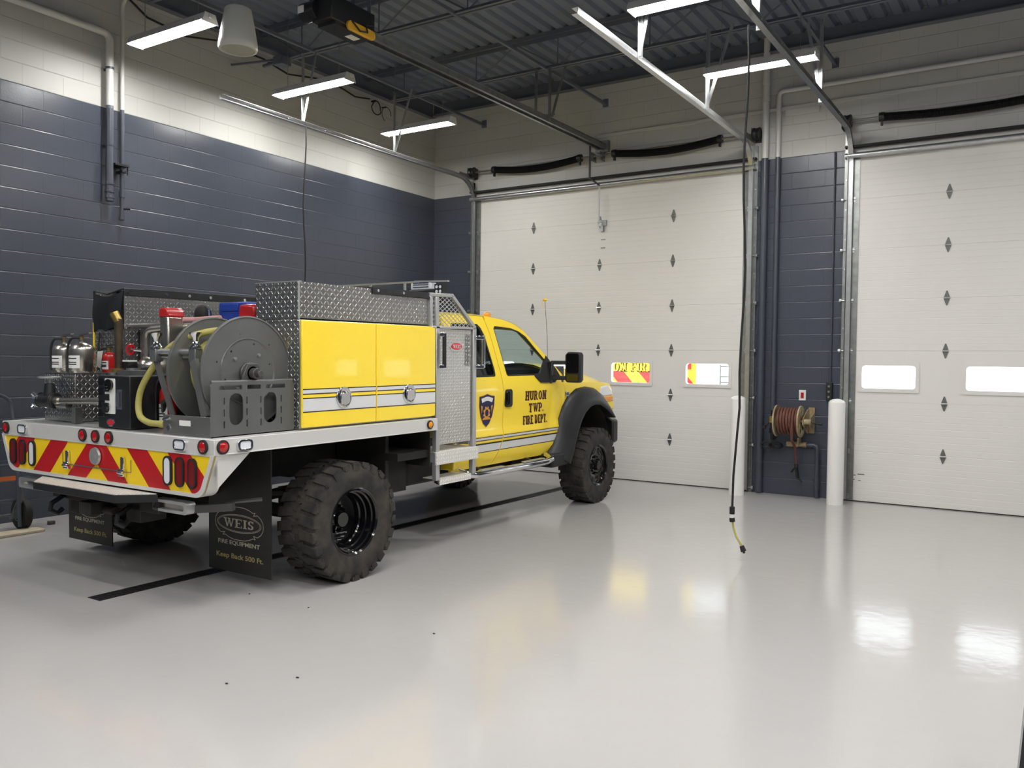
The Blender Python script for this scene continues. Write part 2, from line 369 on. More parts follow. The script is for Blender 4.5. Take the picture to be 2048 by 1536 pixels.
# dark bearing band at the top of both walls
m = MB(); m.box(.0, RX, -.035, .0, 5.60, CZ+.01); m.box(0, RX, -.10, -.035, 5.60, 5.612); struct(m.build('trim_1', 'joist_paint'))
m = MB(); m.box(0, .03, RY, -.1, 5.53, CZ+.01); m.box(.03, .09, RY, -.1, 5.53, 5.542); struct(m.build('trim_2', 'joist_paint'))
m = MB(); m.box(2.95, RX, -.022, .02, 4.86, 4.905); struct(m.build('trim_3', 'white_paint', bev=.004))

# open-web steel joists (chords, web, seats), one thing each
def joist(y):
    t = thing('roof_joist', {-1.66: 'dark grey open-web steel joist nearest the overhead doors', -3.58: 'dark grey open-web steel joist second from the overhead doors', -5.5: 'dark grey open-web joist above the pendant speaker'}.get(y, 'dark grey open-web steel joist deep in the bay'), 'roof joist', (0, y, 5.32), 'open-web joists under the deck')
    zb, zt = 5.32, 5.735
    m = MB()
    for s in (-1, 1): m.box(0, RX, y+s*.012-.0+(0 if s > 0 else -.038), y+s*.012+(.038 if s > 0 else 0), zt-.004, zt+.002); m.box(0, RX, y+s*.012-.003, y+s*.012+.003, zt-.045, zt)
    m.box(0, RX, y-.05, y+.05, zt, CZ+.002)
    m.build('top_chord', 'joist_paint', t)
    m = MB()
    for s in (-1, 1): m.box(.5, RX, y+(.012 if s > 0 else -.05), y+(.05 if s > 0 else -.012), zb, zb+.006); m.box(.5, RX, y+s*.012-.003, y+s*.012+.003, zb, zb+.045)
    m.build('bottom_chord', 'joist_paint', t)
    m = MB(); x = .12; up = True; st = .62; ptsw = []
    while x < RX: ptsw.append((x, y, zt-.02 if up else zb+.02)); x += st; up = not up
    for a, b in zip(ptsw, ptsw[1:]): m.cyl(a, b, .0105, n=6)
    for i in range(1, len(ptsw), 2): m.cyl((ptsw[i][0], y, zb+.02), (ptsw[i][0], y, zt-.02), .009, n=6)
    m.build('web', 'joist_paint', t); return t
for y in (-1.66, -3.58, -5.5, -7.4, -9.3, -11.2, -13.1): joist(y)
for i, x in enumerate((.97, 3.07, 6.19, 9.3)):
    m = MB(); m.beam((x, RY, 5.33), (x, -.02, 5.33), .035, .035); m.box(x-.04, x+.04, -.02, 0, 5.29, 5.40)
    tag(m.build('bridging_bar', 'joist_paint'), ['slim dark bridging bar meeting the door wall nearest the left corner', 'slim dark bridging bar meeting the door wall above the left door opener rail', 'slim dark bridging bar meeting the wall above the pier between doors', 'slim dark bridging bar over the right door'][i], 'steel bar', 'bridging bars between joists')

# ------------------------------------------------------------------ strip lights
def striplight(x, y, label, z=4.80):
    t = thing('strip_light', label, 'light fixture', (x, y, z), 'suspended strip lights')
    L = .585
    m = MB()     # folded white housing, open trapezoid
    pr = [(-.055, z+.075), (.055, z+.075), (.092, z-.004), (.088, z-.004), (.075, z+.03), (-.075, z+.03), (-.088, z-.004), (-.092, z-.004)]
    m.prism([(y+a, b) for a, b in pr], 'x', x-L, x+L)
    m.build('housing', 'white_paint', t)
    for s in (-1, 1):
        m = MB(); m.prism([(y-.058, z+.078), (y+.058, z+.078), (y+.095, z-.014), (y-.095, z-.014)], 'x', x+s*L, x+s*(L+.012)); m.box(x+s*(L+.012), x+s*(L+.02), y-.02, y+.02, z+.03, z+.06)
        m.build('end_cap', 'white_paint', t, bev=.003)
    m = MB(); m.prism([(y+a, z+b) for a, b in ((-.07, .028), (.07, .028), (.062, .004), (.035, -.008), (-.035, -.008), (-.062, .004))], 'x', x-L+.01, x+L-.01)
    m.build('lens', 'lamp_lens', t)
    for s in (-1, 1):
        m = MB(); m.cyl((x+s*.42, y, z+.07), (x+s*.42, y, CZ), .0035, n=5); m.box(x+s*.42-.02, x+s*.42+.02, y-.012, y+.012, z+.07, z+.09)
        m.build('suspension_wire', 'galv', t)
    return t
LN = {(1.16, -1.86): 'strip light hanging over the far left corner, farthest of the left row', (1.16, -3.8): 'middle strip light of the left row above the yellow truck',
      (1.16, -5.68): 'strip light beside the white pendant speaker, nearest of the left row', (5.82, -1.88): 'strip light in front of the pier between the two doors',
      (5.82, -3.83): 'large strip light cut by the top edge, above the right track'}
for x in (1.16, 5.82, 10.45, 8.1):  # last column is unseen, added to brighten the floor near the camera
    for y in (-1.86, -3.8, -5.68, -7.6, -9.5, -11.4, -13.3):
        if (x < 2 and -8 < y < -6) or (x == 8.1 and y > -9): continue
        y2 = {(5.82, -1.86): -1.88, (5.82, -3.8): -3.83}.get((x, y), y)
        striplight(x, y2, LN.get((x, y2), 'unseen white suspended strip light out of the picture'))

# ------------------------------------------------------------------ overhead sectional doors
SH = .6096; WIN_Z = (1.375, 1.655)
def overhead_door(idx, x0, x1):
    n = idx+1; t = bpy.data.objects.new('door_%d' % n, None); S.collection.objects.link(t); struct(t); t.location = (x0, .02, 0); OFF[t.name] = Vector((x0, .02, 0))
    pw = (x1-x0)/4
    for k in range(7):
        z0, z1 = k*SH, (k+1)*SH
        m = MB()
        # ribbed inner skin: shallow grooves as a stepped profile
        zs = [(z0, .004), (z0+.005, 0)]
        for j in range(1, 8):
            c = z0+(z1-z0)*j/8; d = .0016
            if k == 2: continue
            zs += [(c-.004, 0), (c, d), (c+.004, 0)]
        zs += [(z1-.005, 0), (z1, .004)]
        if k == 2:
            holes = [[(x0+pw*(i+.5)-.045-.303, WIN_Z[0]-.004), (x0+pw*(i+.5)-.045+.303, WIN_Z[0]-.004), (x0+pw*(i+.5)-.045+.303, WIN_Z[1]+.004), (x0+pw*(i+.5)-.045-.303, WIN_Z[1]+.004)] for i in range(4)]
            m.prism([(x0, z0), (x1, z0), (x1, z1), (x0, z1)], 'y', -.01, .04, holes)
        else:
            m.loft([[(x, -.01+d, z) for z, d in zs] for x in (x0, x1)]); m.box(x0, x1, .004, .04, z0, z1)
        m.build('section_panel', 'door_skin', t, sharp=.12, bev=0)
    for i in range(4):
        cx = x0+pw*(i+.5)-.045
        o_ = rrect(cx-.335, cx+.335, WIN_Z[0]-.042, WIN_Z[1]+.042, .02, 5); i_ = rrect(cx-.295, cx+.295, WIN_Z[0]+.003, WIN_Z[1]-.003, .035, 5); j_ = rrect(cx-.303, cx+.303, WIN_Z[0]-.004, WIN_Z[1]+.004, .035, 5)
        m = MB(); m.loft([[(u, y, v) for u, v in P_] for P_, y in ((o_, -.006), (o_, -.022), (i_, -.022), (i_, .046), (j_, .046), (j_, -.006), (o_, -.006))], closed=True)
        f = m.build('window_frame', 'door_skin', t)
        m = MB(); m.box(cx-.30, cx+.30, .012, .016, WIN_Z[0]+.001, WIN_Z[1]-.001); m.build('pane', 'pane', f)
    def hinge(x, z, mat='galv'):
        m = MB(); m.use('hinge_steel')
        for s in (-1, 1):
            m.prism([(x-.032, z+s*.008), (x+.032, z+s*.008), (x+.006, z+s*.085), (x-.006, z+s*.085)], 'y', -.016, -.010)
            m.cyl((x, -.018, z+s*.04), (x, -.008, z+s*.04), .007, n=8)
        m.use('galv_bright'); m.cyl((x-.034, -.024, z), (x+.034, -.024, z), .010, n=8)
        m.build('hinge', None, t)
    for i in (1, 2, 3):
        for k in range(1, 7): hinge(x0+pw*i, k*SH)
    # horizontal stiffener tube and rubber at the head of the door
    m = MB(); m.tube([(x0-.02, -.07, DH-.09), (x1+.02, -.07, DH-.09)], .034, n=12); m.build('top_strut', 'galv_bright', t)
    m = MB(); m.box(x0-.02, x1+.02, -.015, .05, -.0005, .012); m.build('bottom_seal', 'black_rubber', t)
    m = MB(); m.box(x0-.02, x1+.02, -.10, -.02, DH+.005, DH+.03); m.build('head_seal', 'black_rubber', t)
    # side hardware: rollers and brackets up both edges
    for s, xe in ((-1, x0), (1, x1)):
        for k in range(0, 7):
            z = .06 if k == 0 else k*SH
            m = MB(); m.box(min(xe, xe-s*.10), max(xe, xe-s*.10), -.03, -.012, z-.03, z+.03); m.cyl((xe-s*.11, -.05, z), (xe+s*.055, -.05, z), .0055, n=8); m.cyl((xe+s*.03, -.05, z), (xe+s*.055, -.05, z), .024, n=12)
            m.build('roller', 'galv_bright', t)
    # scuffs / small stuff
    return t
D1 = overhead_door(0, *DOORS[0]); D2 = overhead_door(1, *DOORS[1])
m = MB()
for (a, b, z, h) in ((6.475, 6.53, .315, .008), (6.55, 6.63, .33, .008), (6.475, 6.52, .262, .008), (6.56, 6.59, .255, .006)): m.box(a, b, -.0118, -.0102, z, z+h)
m.build('scuff_mark', 'black_rubber', D2)
m = MB(); m.box(3.0, 3.12, -.03, -.01, 3.60, 3.68); m.box(3.04, 3.08, -.05, -.01, 3.52, 3.60); m.box(3.03, 3.10, -.014, -.01, 3.28, 3.30); m.box(3.03, 3.10, -.014, -.01, 3.40, 3.415); m.build('arm_bracket', 'galv', D1)

# door tracks: vertical angle + bend + long horizontal run, one thing per side
def track(x, s, yend, label, hangs):
    """s=+1: the track is right of its door"""
    t = thing('door_track', label, 'door track', (x, -.06, 0), 'galvanised overhead door tracks')
    ZT = 4.47; r = .38; yv = -.05
    path = [(yv, .03), (yv, ZT-r)]+[(yv-r+r*cos(a), ZT-r+r*sin(a)) for a in [pi/2*i/8 for i in range(1, 9)]]+[(yend, ZT-.0)]
    # C-channel cross-section swept along the path
    sec = [(-.030, .030), (-.030, -.026), (-.004, -.030), (.024, -.026), (.024, .030), (.019, .030), (.019, -.022), (-.004, -.026), (-.026, -.022), (-.026, .030)]
    secs = []
    for i, (y, z) in enumerate(path):
        y0, z0 = path[max(i-1, 0)]; y1, z1 = path[min(i+1, len(path)-1)]; dy, dz = y1-y0, z1-z0; L = math.hypot(dy, dz); nx, nz = -dz/L, dy/L
        # opening faces the door centre
        secs.append([(x-s*(b), y+nx*a, z+nz*a) for a, b in sec])
    m = MB(); m.loft(secs, closed=True, cap=True); m.build('rail', 'galv_bright', t)
    m = MB()   # wall angle behind the vertical run
    m.box(min(x+s*.03, x+s*.075), max(x+s*.03, x+s*.075), -.03, -.002, .0, 4.45); m.box(min(x+s*.03, x+s*.034), max(x+s*.03, x+s*.034), -.095, -.002, .0, 4.45)
    m.build('jamb_angle', 'galv', t)
    m = MB(); m.box(min(x-s*.02, x-s*.10), max(x-s*.02, x-s*.10), -.022, -.016, .02, 4.2); m.build('side_seal', 'galv', t)
    if s < 0 or True:
        m = MB(); m.box(x-.035, x+.035, -.42, -.01, ZT+.035, ZT+.04) if False else None
        m.beam((x+s*.03, -.02, ZT+.05), (x+s*.03, -.42, ZT+.045), .004, .07); m.build('angle_brace', 'galv', t)
    # bolts
    m = MB()
    for k in range(12): m.cyl((x+s*.05, -.034, .3+k*.36), (x+s*.05, -.028, .3+k*.36), .011, n=6)
    m.build('bolt', 'galv_bright', t)
    for y, ln in hangs:
        m = MB(); zt = 5.33
        m.box(x+s*.03, x+s*.03+.004, y-.02, y+.02, ZT-.02, zt); m.box(min(x+s*.03, x+s*.065), max(x+s*.03, x+s*.065), y+.016, y+.02, ZT-.02, zt)
        m.beam((x+s*.034, y+.012, ZT+.03), (x+s*.034+ln, y+.012, zt), .004, .034, up=(0, 1, 0)) if False else m.beam((x+s*.036, y+.012, ZT+.0), (x+s*.036+ln, y+.012, zt), .036, .004, up=(0, 1, 0))
        m.build('hanger', 'galv_bright', t)
    m = MB()
    y = -.9
    while y > yend+.1: m.sphere((x-s*.032, y, ZT-.002), .008, 8, 5, (.4, 1, 1)); y -= .6
    m.build('track_bolt', 'galv_bright', t)
    return t
track(.835, -1, -4.83, 'galvanised door track along the left block wall', [(-1.94, .30), (-3.62, .22)])
track(5.195, 1, -4.82, 'galvanised door track on the right side of the left door', [(-1.86, .28), (-3.65, .16)])
track(6.405, -1, -4.9, 'heavy galvanised door track left of the right door', [(-1.5, -.16), (-3.75, -.18)])
track(10.765, 1, -4.9, 'galvanised door track beyond the right edge', [(-1.8, .2)])

# torsion shafts, springs, drums
def counterbalance(x0, x1, springs, label):
    t = thing('torsion_shaft', label, 'door spring assembly', ((x0+x1)/2, -.11, 4.58), 'torsion shafts over the doors')
    Z = 4.585; Y = -.11
    m = MB(); m.cyl((x0-.02, Y, Z), (x1+.01, Y, Z), .0145, n=10); m.build('shaft', 'galv', t)
    for a, b, sag in springs:
        m = MB(); n = 110; pts = []
        for i in range(14): u = i/13; pts.append((a+(b-a)*u, Y, Z-.06*sin(pi*u)*sag))
        m.tube(pts, .044, n=14)
        hel = []
        for i in range(n*8):
            u = i/(n*8-1); an = 2*pi*i/8; hel.append((a+(b-a)*u, Y+.046*cos(an), Z-.06*sin(pi*u)*sag+.046*sin(an)))
        m.tube(hel, .0068, n=4); m.build('torsion_spring', 'spring_steel', t)
        for e in (a, b):
            m = MB(); m.lathe([(.03, -.03), (.052, -.03), (.056, 0), (.052, .03), (.03, .03)], (e, Y, Z), 'x', 16); m.box(e-.012, e+.012, Y-.02, Y+.02, Z-.10, Z-.05); m.build('spring_cone', 'black_steel', t)
    for e in (x0+.03, x1-.03):
        m = MB(); m.lathe([(.03, -.05), (.075, -.05), (.082, -.03), (.07, 0), (.082, .04), (.075, .05), (.03, .05)], (e, Y, Z), 'x', 20); m.build('cable_drum', 'black_steel', t, bev=.003)
        m = MB(); m.box(e-.055, e-.049, Y-.06, -.001, Z-.09, Z+.075); m.box(e-.055, e+.03, -.006, -.001, Z-.09, Z+.075); m.build('bearing_plate', 'galv', t)
    mids = [(springs[i][1]+springs[i+1][0])/2 for i in range(len(springs)-1)]
    for c in mids:
        for q in (-.07, .07):
            m = MB(); m.box(c+q-.004, c+q+.004, Y-.05, -.001, Z-.07, Z+.05); m.cyl((c+q-.02, Y, Z), (c+q+.02, Y, Z), .038, n=12); m.build('centre_bracket', 'galv', t)
    m = MB()
    for e, q in ((x0+.03, 1), (x1-.03, -1)): m.tube([(e+q*.02, Y-.0, Z-.08), (e+q*.02, -.035, .12)], .003, n=5)
    m.build('lift_cable', 'galv', t)
counterbalance(.80, 5.30, [(1.24, 2.72, 1), (3.27, 4.79, 1)], 'torsion shaft with two sagging black springs over the left door')
counterbalance(6.33, 10.9, [(6.75, 8.45, .7), (8.75, 10.3, .7)], 'torsion shaft with black springs over the right door')

# trolley door opener
t = thing('door_opener', 'black and yellow motor unit of the door opener hanging from the roof', 'door opener', (3.05, -5.2, 4.6))
m = MB(); m.box(2.93, 3.17, -5.52, -4.96, 4.60, 4.82); m.build('gear_case', 'black_steel', t, bev=.012)
m = MB(); m.cyl((3.0, -5.50, 4.71), (2.82, -5.50, 4.71), .085, n=20); m.cyl((2.82, -5.50, 4.71), (2.80, -5.50, 4.71), .06, n=16); m.build('motor', 'black_steel', t, bev=.005)
m = MB(); m.cyl((2.95, -5.30, 4.84), (2.77, -5.30, 4.84), .10, n=22); m.build('motor_housing', 'black_steel', t)
m = MB(); m.cyl((2.765, -5.30, 4.84), (2.758, -5.30, 4.84), .075, n=20); m.build('fan_cover', 'galv', t)
m = MB(); m.box(2.83, 2.90, -5.591, -5.584, 4.68, 4.74); m.build('rating_label', 'label_white', t)
m = MB(); m.prism(rrect(-5.34, -4.98, 4.56, 4.645, .042, 6), 'x', 3.17, 3.20); m.build('sprocket_cover', 'opener_yellow', t, bev=.006)
m = MB(); m.box(2.95, 3.16, -5.46, -5.0, 4.572, 4.6); m.build('belt_guard', 'black_steel', t); m = MB(); m.box(3.02, 3.10, -5.2, -5.08, 4.569, 4.572); m.build('side_label', 'label_white', t)
m = MB()
for x in (2.95, 3.15):
    for y in (-5.45, -5.02): m.box(x-.02, x+.02, y-.003, y+.003, 4.8, 5.34)
m.beam((2.95, -5.45, 4.86), (2.95, -5.02, 5.3), .03, .004, up=(1, 0, 0)); m.beam((2.78, -5.5, 5.33), (3.3, -5.5, 5.33), .035, .035); m.build('hanger', 'joist_paint', t)
m = MB(); m.tube([(2.80, -5.36, 4.93), (2.86, -5.4, 5.02), (2.95, -5.3, 5.06), (3.0, -5.2, 5.0), (3.0, -5.15, 4.82)], .011, n=6); m.build('flexible_conduit', 'galv_bright', t)
m = MB(); m.tube([(3.205, -5.3, 4.64), (3.21, -5.2, 4.58), (3.21, -5.1, 4.60), (3.205, -5.12, 4.66), (3.19, -5.0, 4.70)], .008, n=6); m.build('wire', 'black_rubber', t)
t = thing('opener_rail', 'long double steel rail running from the opener to the left door header', 'opener rail', (3.05, -2.5, 4.68))
m = MB()
for x in (3.0, 3.10):
    zc = lambda y: 4.655+(y+4.95)*.012
    m.beam((x, -4.95, zc(-4.95)), (x, -.06, zc(-.06)), .006, .065); m.beam((x, -4.95, zc(-4.95)+.032), (x, -.06, zc(-.06)+.032), .035, .005); m.beam((x, -4.95, zc(-4.95)-.032), (x, -.06, zc(-.06)-.032), .035, .005)
m.build('rail', 'galv', t)
m = MB(); m.tube([(3.05, -4.9, 4.66), (3.05, -.2, 4.715)], .008, n=5); m.build('chain', 'black_steel', t)
m = MB()
for y in (-1.72,):
    m.box(2.93, 2.97, y-.003, y+.003, 4.68, 5.33); m.box(3.13, 3.17, y-.003, y+.003, 4.68, 5.33)
m.beam((3.15, -1.66, 4.72), (3.34, -1.66, 5.33), .035, .005, up=(0, 1, 0)); m.box(2.92, 3.18, -1.69, -1.63, 4.75, 4.757)
m.build('hanger', 'galv', t)
m = MB(); m.box(2.95, 3.15, -.07, -.001, 4.64, 4.80); m.build('header_bracket', 'galv', t)
m = MB(); m.beam((3.0, -.33, 4.68), (3.0, -.33, 4.22), .028, .010, up=(0, 1, 0)); m.beam((3.0, -.33, 4.23), (3.03, -.10, 4.17), .028, .010); m.build('pull_arm', 'black_steel', t)
m = MB(); hel = []
for i in range(44*8): u = i/(44*8-1); hel.append((3.035+.014*cos(i*2*pi/8), -.10+.014*sin(i*2*pi/8), 4.15-.53*u))
m.tube(hel, .0036, n=4)
tag(m.build('coiled_cord', 'label_white'), 'white coiled cord hanging at the top middle of the left door', 'cord')

# hanging power cords
def powercord(px, py, z0, z1, name_lab, tail=True):
    t = thing('power_cord', name_lab, 'power cord', (px, py, z1), 'black drop cords')
    pts = [(px+.012*sin(i*1.1), py+.012*cos(i*.9), z0+(z1-z0)*i/14) for i in range(15)]
    if tail: pts[-1] = (px-.055, py, z1); pts[-2] = (px-.05, py, pts[-2][2]); pts[-3] = (px-.03, py, pts[-3][2])
    m = MB(); m.tube(pts, .010 if tail else .009, n=8); m.build('cable', 'black_rubber', t)
    if tail:
        b = (px-.055, py)
        m = MB(); m.cyl((b[0], b[1], z1+.03), (b[0], b[1], z1-.035), .022, n=14); m.build('connector', 'black_rubber', t, bev=.004)
        m = MB(); m.cyl((b[0], b[1], z1-.035), (b[0], b[1], z1-.065), .019, n=14); m.build('collar', 'label_white', t)
        m = MB(); m.cyl((b[0], b[1], z1-.065), (b[0]+.004, b[1], z1-.10), .023, n=14); m.build('connector', 'black_rubber', t, bev=.004)
        m = MB(); m.tube([(b[0]+.004, b[1], z1-.09), (b[0]+.014, b[1], z1-.15), (b[0]+.04, b[1]-.005, z1-.22), (b[0]+.09, b[1]-.01, z1-.29)], .010, n=8); m.build('pigtail', 'hose_yellow', t)
        m = MB(); e = (b[0]+.09, b[1]-.01, z1-.29); m.cyl(e, (e[0]+.018, e[1], e[2]-.045), .019, .024, n=12); m.cyl((e[0]+.018, e[1], e[2]-.045), (e[0]+.022, e[1], e[2]-.06), .011, n=6); m.build('plug', 'black_rubber', t)
    return t
powercord(6.325, -3.9, 4.45, .405, 'long black drop cord with yellow pigtail ending above the floor')
powercord(.86, -3.63, 4.46, 1.1, 'thin black drop cord falling behind the truck body from the left track', tail=False)

# pendant speaker
t = thing('pendant_speaker', 'white bucket-shaped pendant speaker at the top left', 'speaker', (1.99, -5.55, 4.52))
m = MB(); m.lathe([(.02, .39), (.105, .39), (.122, .375), (.152, .22), (.178, .06), (.182, .02), (.174, .0), (.156, -.004), (.152, .012), (.001, .012)], (1.99, -5.55, 4.53), 'z', 40)
m.build('shell', 'speaker_white', t)
m = MB(); m.lathe([(.001, .0), (.09, .001), (.154, .008), (.154, .012), (.001, .012)], (1.99, -5.55, 4.527), 'z', 32); m.build('grille', 'grille_cloth', t)
m = MB(); m.cyl((1.99, -5.55, 4.91), (1.99, -5.55, 4.96), .02, n=10); m.cyl((1.99, -5.55, 4.96), (1.99, -5.55, CZ), .004, n=6); m.build('suspension_cable', 'galv', t)

# ------------------------------------------------------------------ pipework
def twotone(m, segs): pass
def elbowpath(pts, r=.07, n=5):
    P = [Vector(p) for p in pts]; out = [P[0]]
    for i in range(1, len(P)-1):
        a = (P[i-1]-P[i]).normalized(); b = (P[i+1]-P[i]).normalized(); p0, p1 = P[i]+a*r, P[i]+b*r
        for k in range(n+1): u = k/n; out.append(p0*(1-u)**2+P[i]*2*u*(1-u)+p1*u*u)
    return out+[P[-1]]
t = thing('wall_pipe', 'thick pipe dropping down the left wall from a long horizontal run', 'pipe', (.1, -5.66, 3.3))
m = MB(); m.tube(elbowpath([(.10, -13, 5.02), (.10, -5.66, 5.02), (.10, -5.66, 4.24)], .09), .038, n=16); m.build('upper_run', 'white_paint', t)
m = MB(); m.cyl((.10, -5.66, 4.27), (.10, -5.66, 3.42), .0385, n=16); m.build('lower_run', 'slate_paint', t)
m = MB()
for z in (3.44, 3.36, 3.30): m.cyl((.10, -5.66, z), (.10, -5.66, z+.03), .046, n=16)
m.cyl((.10, -5.66, 3.27), (.10, -5.66, 3.44), .040, n=16); m.build('coupling', 'slate_paint', t, bev=.003)
m = MB()
for z, mt_ in ((4.66, 0), (3.86, 1)): m.box(0, .11, -5.668, -5.652, z-.012, z+.012); m.lathe([(.039, -.012), (.043, -.012), (.043, .012), (.039, .012)], (.10, -5.66, z), 'z', 16, closed=True)
m.build('clamp', 'slate_paint', t)
t = thing('wall_pipe', 'thin pipe beside the thick one on the left wall, bending at the ceiling', 'pipe', (.07, -5.5, 3.1))
m = MB(); m.tube(elbowpath([(.35, -5.48, CZ), (.25, -5.5, 5.55), (.07, -5.5, 5.40), (.07, -5.5, 4.24)], .09), .021, n=12); m.build('upper_run', 'white_paint', t)
m = MB(); m.cyl((.07, -5.5, 4.27), (.07, -5.5, 3.10), .0215, n=12); m.cyl((.07, -5.5, 3.34), (.07, -5.5, 3.40), .030, n=12); m.cyl((.07, -5.5, 3.10), (.07, -5.5, 3.13), .027, n=12); m.build('lower_run', 'slate_paint', t)
m = MB(); m.box(0, .12, -5.53, -5.47, 3.60, 3.62); m.box(.0, .14, -5.62, -5.46, 3.66, 3.68); m.cyl((.11, -5.46, 3.58), (.11, -5.46, 3.68), .008, n=6); m.cyl((.07, -5.5, 3.22), (.13, -5.44, 3.22), .012, n=8); m.build('bracket', 'black_steel', t)
t = thing('wall_pipe', 'tall pipe on the pier from the roof to the floor', 'pipe', (5.37, -.07, 0))
m = MB(); m.cyl((5.37, -.07, CZ), (5.37, -.07, 4.24), .042, n=16); m.cyl((5.37, -.07, 5.20), (5.37, -.07, 5.26), .05, n=16); m.cyl((5.37, -.07, 4.98), (5.37, -.07, 5.04), .05, n=16); m.build('upper_run', 'white_paint', t)
m = MB(); m.cyl((5.37, -.07, 4.27), (5.37, -.07, .01), .0425, n=16)
for z in (1.58, .38): m.cyl((5.37, -.07, z), (5.37, -.07, z+.03), .049, n=16)
m.build('lower_run', 'slate_paint', t)
t = thing('wall_pipe', 'pipe turning down the pier from the high run above the right door', 'pipe', (5.53, -.06, .9))
m = MB(); m.tube(elbowpath([(RX, -.06, 5.09), (5.53, -.06, 5.09), (5.53, -.06, 4.24)], .07), .030, n=14)
m.build('upper_run', 'white_paint', t)
m = MB(); m.cyl((5.53, -.06, 4.27), (5.53, -.06, 1.10), .0305, n=14); m.cyl((5.53, -.06, 1.45), (5.53, -.06, 1.50), .037, n=14); m.cyl((5.53, -.06, 4.52-3.45), (5.53, -.06, 1.13), .036, n=14); m.build('lower_run', 'slate_paint', t)
m = MB(); m.cyl((5.53, -.06, 1.10), (5.53, -.06, .70), .018, n=10); m.cyl((5.53, -.06, .93), (5.53, -.06, .98), .034, n=12); m.cyl((5.53, -.06, .78), (5.53, -.06, .84), .034, n=12); m.cyl((5.50, -.10, .92), (5.44, -.14, .84), .010, n=6); m.box(5.43, 5.47, -.16, -.12, .84, .88); m.build('valve', 'black_steel', t)
m = MB(); m.cyl((5.53, -.075, .95), (5.60, -.2, .95), .014, n=8); m.build('union', 'brass', t)
m = MB(); m.box(5.60, 6.02, -.03, .0, 4.78, 4.86); tag(m.build('wall_bracket', 'white_paint', bev=.003), 'white flat bracket on the wall high above the pier', 'bracket')

# wall hose reel on the pier
t = thing('wall_hose_reel', 'wall reel wound with brown hose between two tan flanges', 'hose reel', (5.8, -.25, .95))
Yc, Zc = -.28, .955
for x in (5.645, 5.935):
    m = MB(); holes = []
    if x > 5.8:
        for k in range(6):
            a = radians(60*k+20); holes.append([(Yc+.115*cos(a)+.036*cos(b), Zc+.115*sin(a)+.036*sin(b)) for b in [2*pi*i/12 for i in range(12)]])
    m.prism([(Yc+.188*cos(2*pi*i/36), Zc+.188*sin(2*pi*i/36)) for i in range(36)], 'x', x-.004, x+.004, holes)
    m.lathe([(.182, -.009), (.194, -.009), (.194, .009), (.182, .009)], (x, Yc, Zc), 'x', 36, closed=True)
    m.build('flange', 'reel_tan', t)
m = MB(); m.cyl((5.60, Yc, Zc), (6.03, Yc, Zc), .02, n=10); m.cyl((5.65, Yc, Zc), (5.93, Yc, Zc), .09, n=20); m.build('drum', 'reel_tan', t)
for layer, R_, nn in ((0, .125, 8), (1, .152, 7)):
    m = MB(); hel = []
    for i in range(nn*20+1):
        u = i/(nn*20); a = 2*pi*i/20; hel.append((5.668+.25*u+(.0 if layer == 0 else .006), Yc+R_*cos(a), Zc+R_*sin(a)))
    m.tube(hel, .0165, n=8); m.build('hose_layer', 'hose_brown', t)
m = MB(); m.tube([(5.87, Yc-.165, Zc), (5.868, Yc-.166, Zc-.10), (5.862, Yc-.13, Zc-.22), (5.855, -.2, .62), (5.85, -.14, .50), (5.85, -.12, .40)], .0165, n=8); m.build('hanging_hose', 'hose_brown', t)
m = MB(); m.cyl((5.85, -.12, .41), (5.855, -.13, .37), .024, n=10); m.beam((5.85, -.13, .38), (5.88, -.14, .24), .03, .03); m.beam((5.83, -.13, .36), (5.80, -.16, .31), .014, .02); m.cyl((5.88, -.14, .25), (5.93, -.15, .20), .011, n=8); m.build('nozzle', 'black_rubber', t)
m = MB(); m.prism([(-.02, .80), (-.02, 1.10), (-.10, 1.10), (-.34, .99), (-.34, .92), (-.10, .80)], 'x', 5.965, 5.975); m.prism([(-.02, .82), (-.02, 1.06), (-.30, .98), (-.30, .93)], 'x', 6.03, 6.04); m.cyl((5.97, Yc, Zc), (6.06, Yc, Zc), .035, n=14); m.box(5.965, 6.04, -.03, -.001, .80, 1.12); m.build('bracket', 'reel_tan', t)
m = MB(); m.cyl((6.06, Yc, Zc), (6.12, Yc, Zc-.01), .012, n=8); m.cyl((6.10, Yc-.0, Zc-.01), (6.19, Yc-.02, Zc-.02), .015, n=8); m.build('crank_handle', 'black_steel', t)
m = MB(); m.box(5.56, 5.60, Yc-.03, Yc+.05, Zc-.03, Zc+.05); m.cyl((5.60, Yc, Zc), (5.66, Yc, Zc), .026, n=10); m.build('swivel', 'brass', t)
t = thing('water_pipe', 'dark pipe rising from the floor to the brown hose reel fitting', 'pipe', (6.09, -.08, 0))
m = MB(); m.tube(elbowpath([(5.95, -.08, .655), (6.09, -.08, .655), (6.09, -.08, .01)], .05), .026, n=12); m.cyl((6.09, -.08, .12), (6.09, -.08, .24), .032, n=12); m.build('riser', 'slate_paint', t)
m = MB(); m.cyl((5.92, -.08, .655), (5.96, -.08, .655), .034, n=12); m.cyl((5.86, -.08, .655), (5.92, -.08, .655), .026, n=12); m.cyl((5.72, -.08, .655), (5.86, -.08, .655), .034, n=8); m.box(5.86, 5.88, -.14, -.02, .64, .74); m.build('valve', 'reel_tan', t)
m = MB()
for k in range(3): m.tube([(5.47+.075*cos(a)+.012*k, -.10-.02*k, .63+.042*sin(a)) for a in [2*pi*i/18 for i in range(18)]], .008, n=6, closed=True)
for k in range(3): m.tube([(5.60+.075*cos(a)-.01*k, -.10-.02*k, .63+.042*sin(a)+.0) for a in [2*pi*i/18 for i in range(18)]], .008, n=6, closed=True)
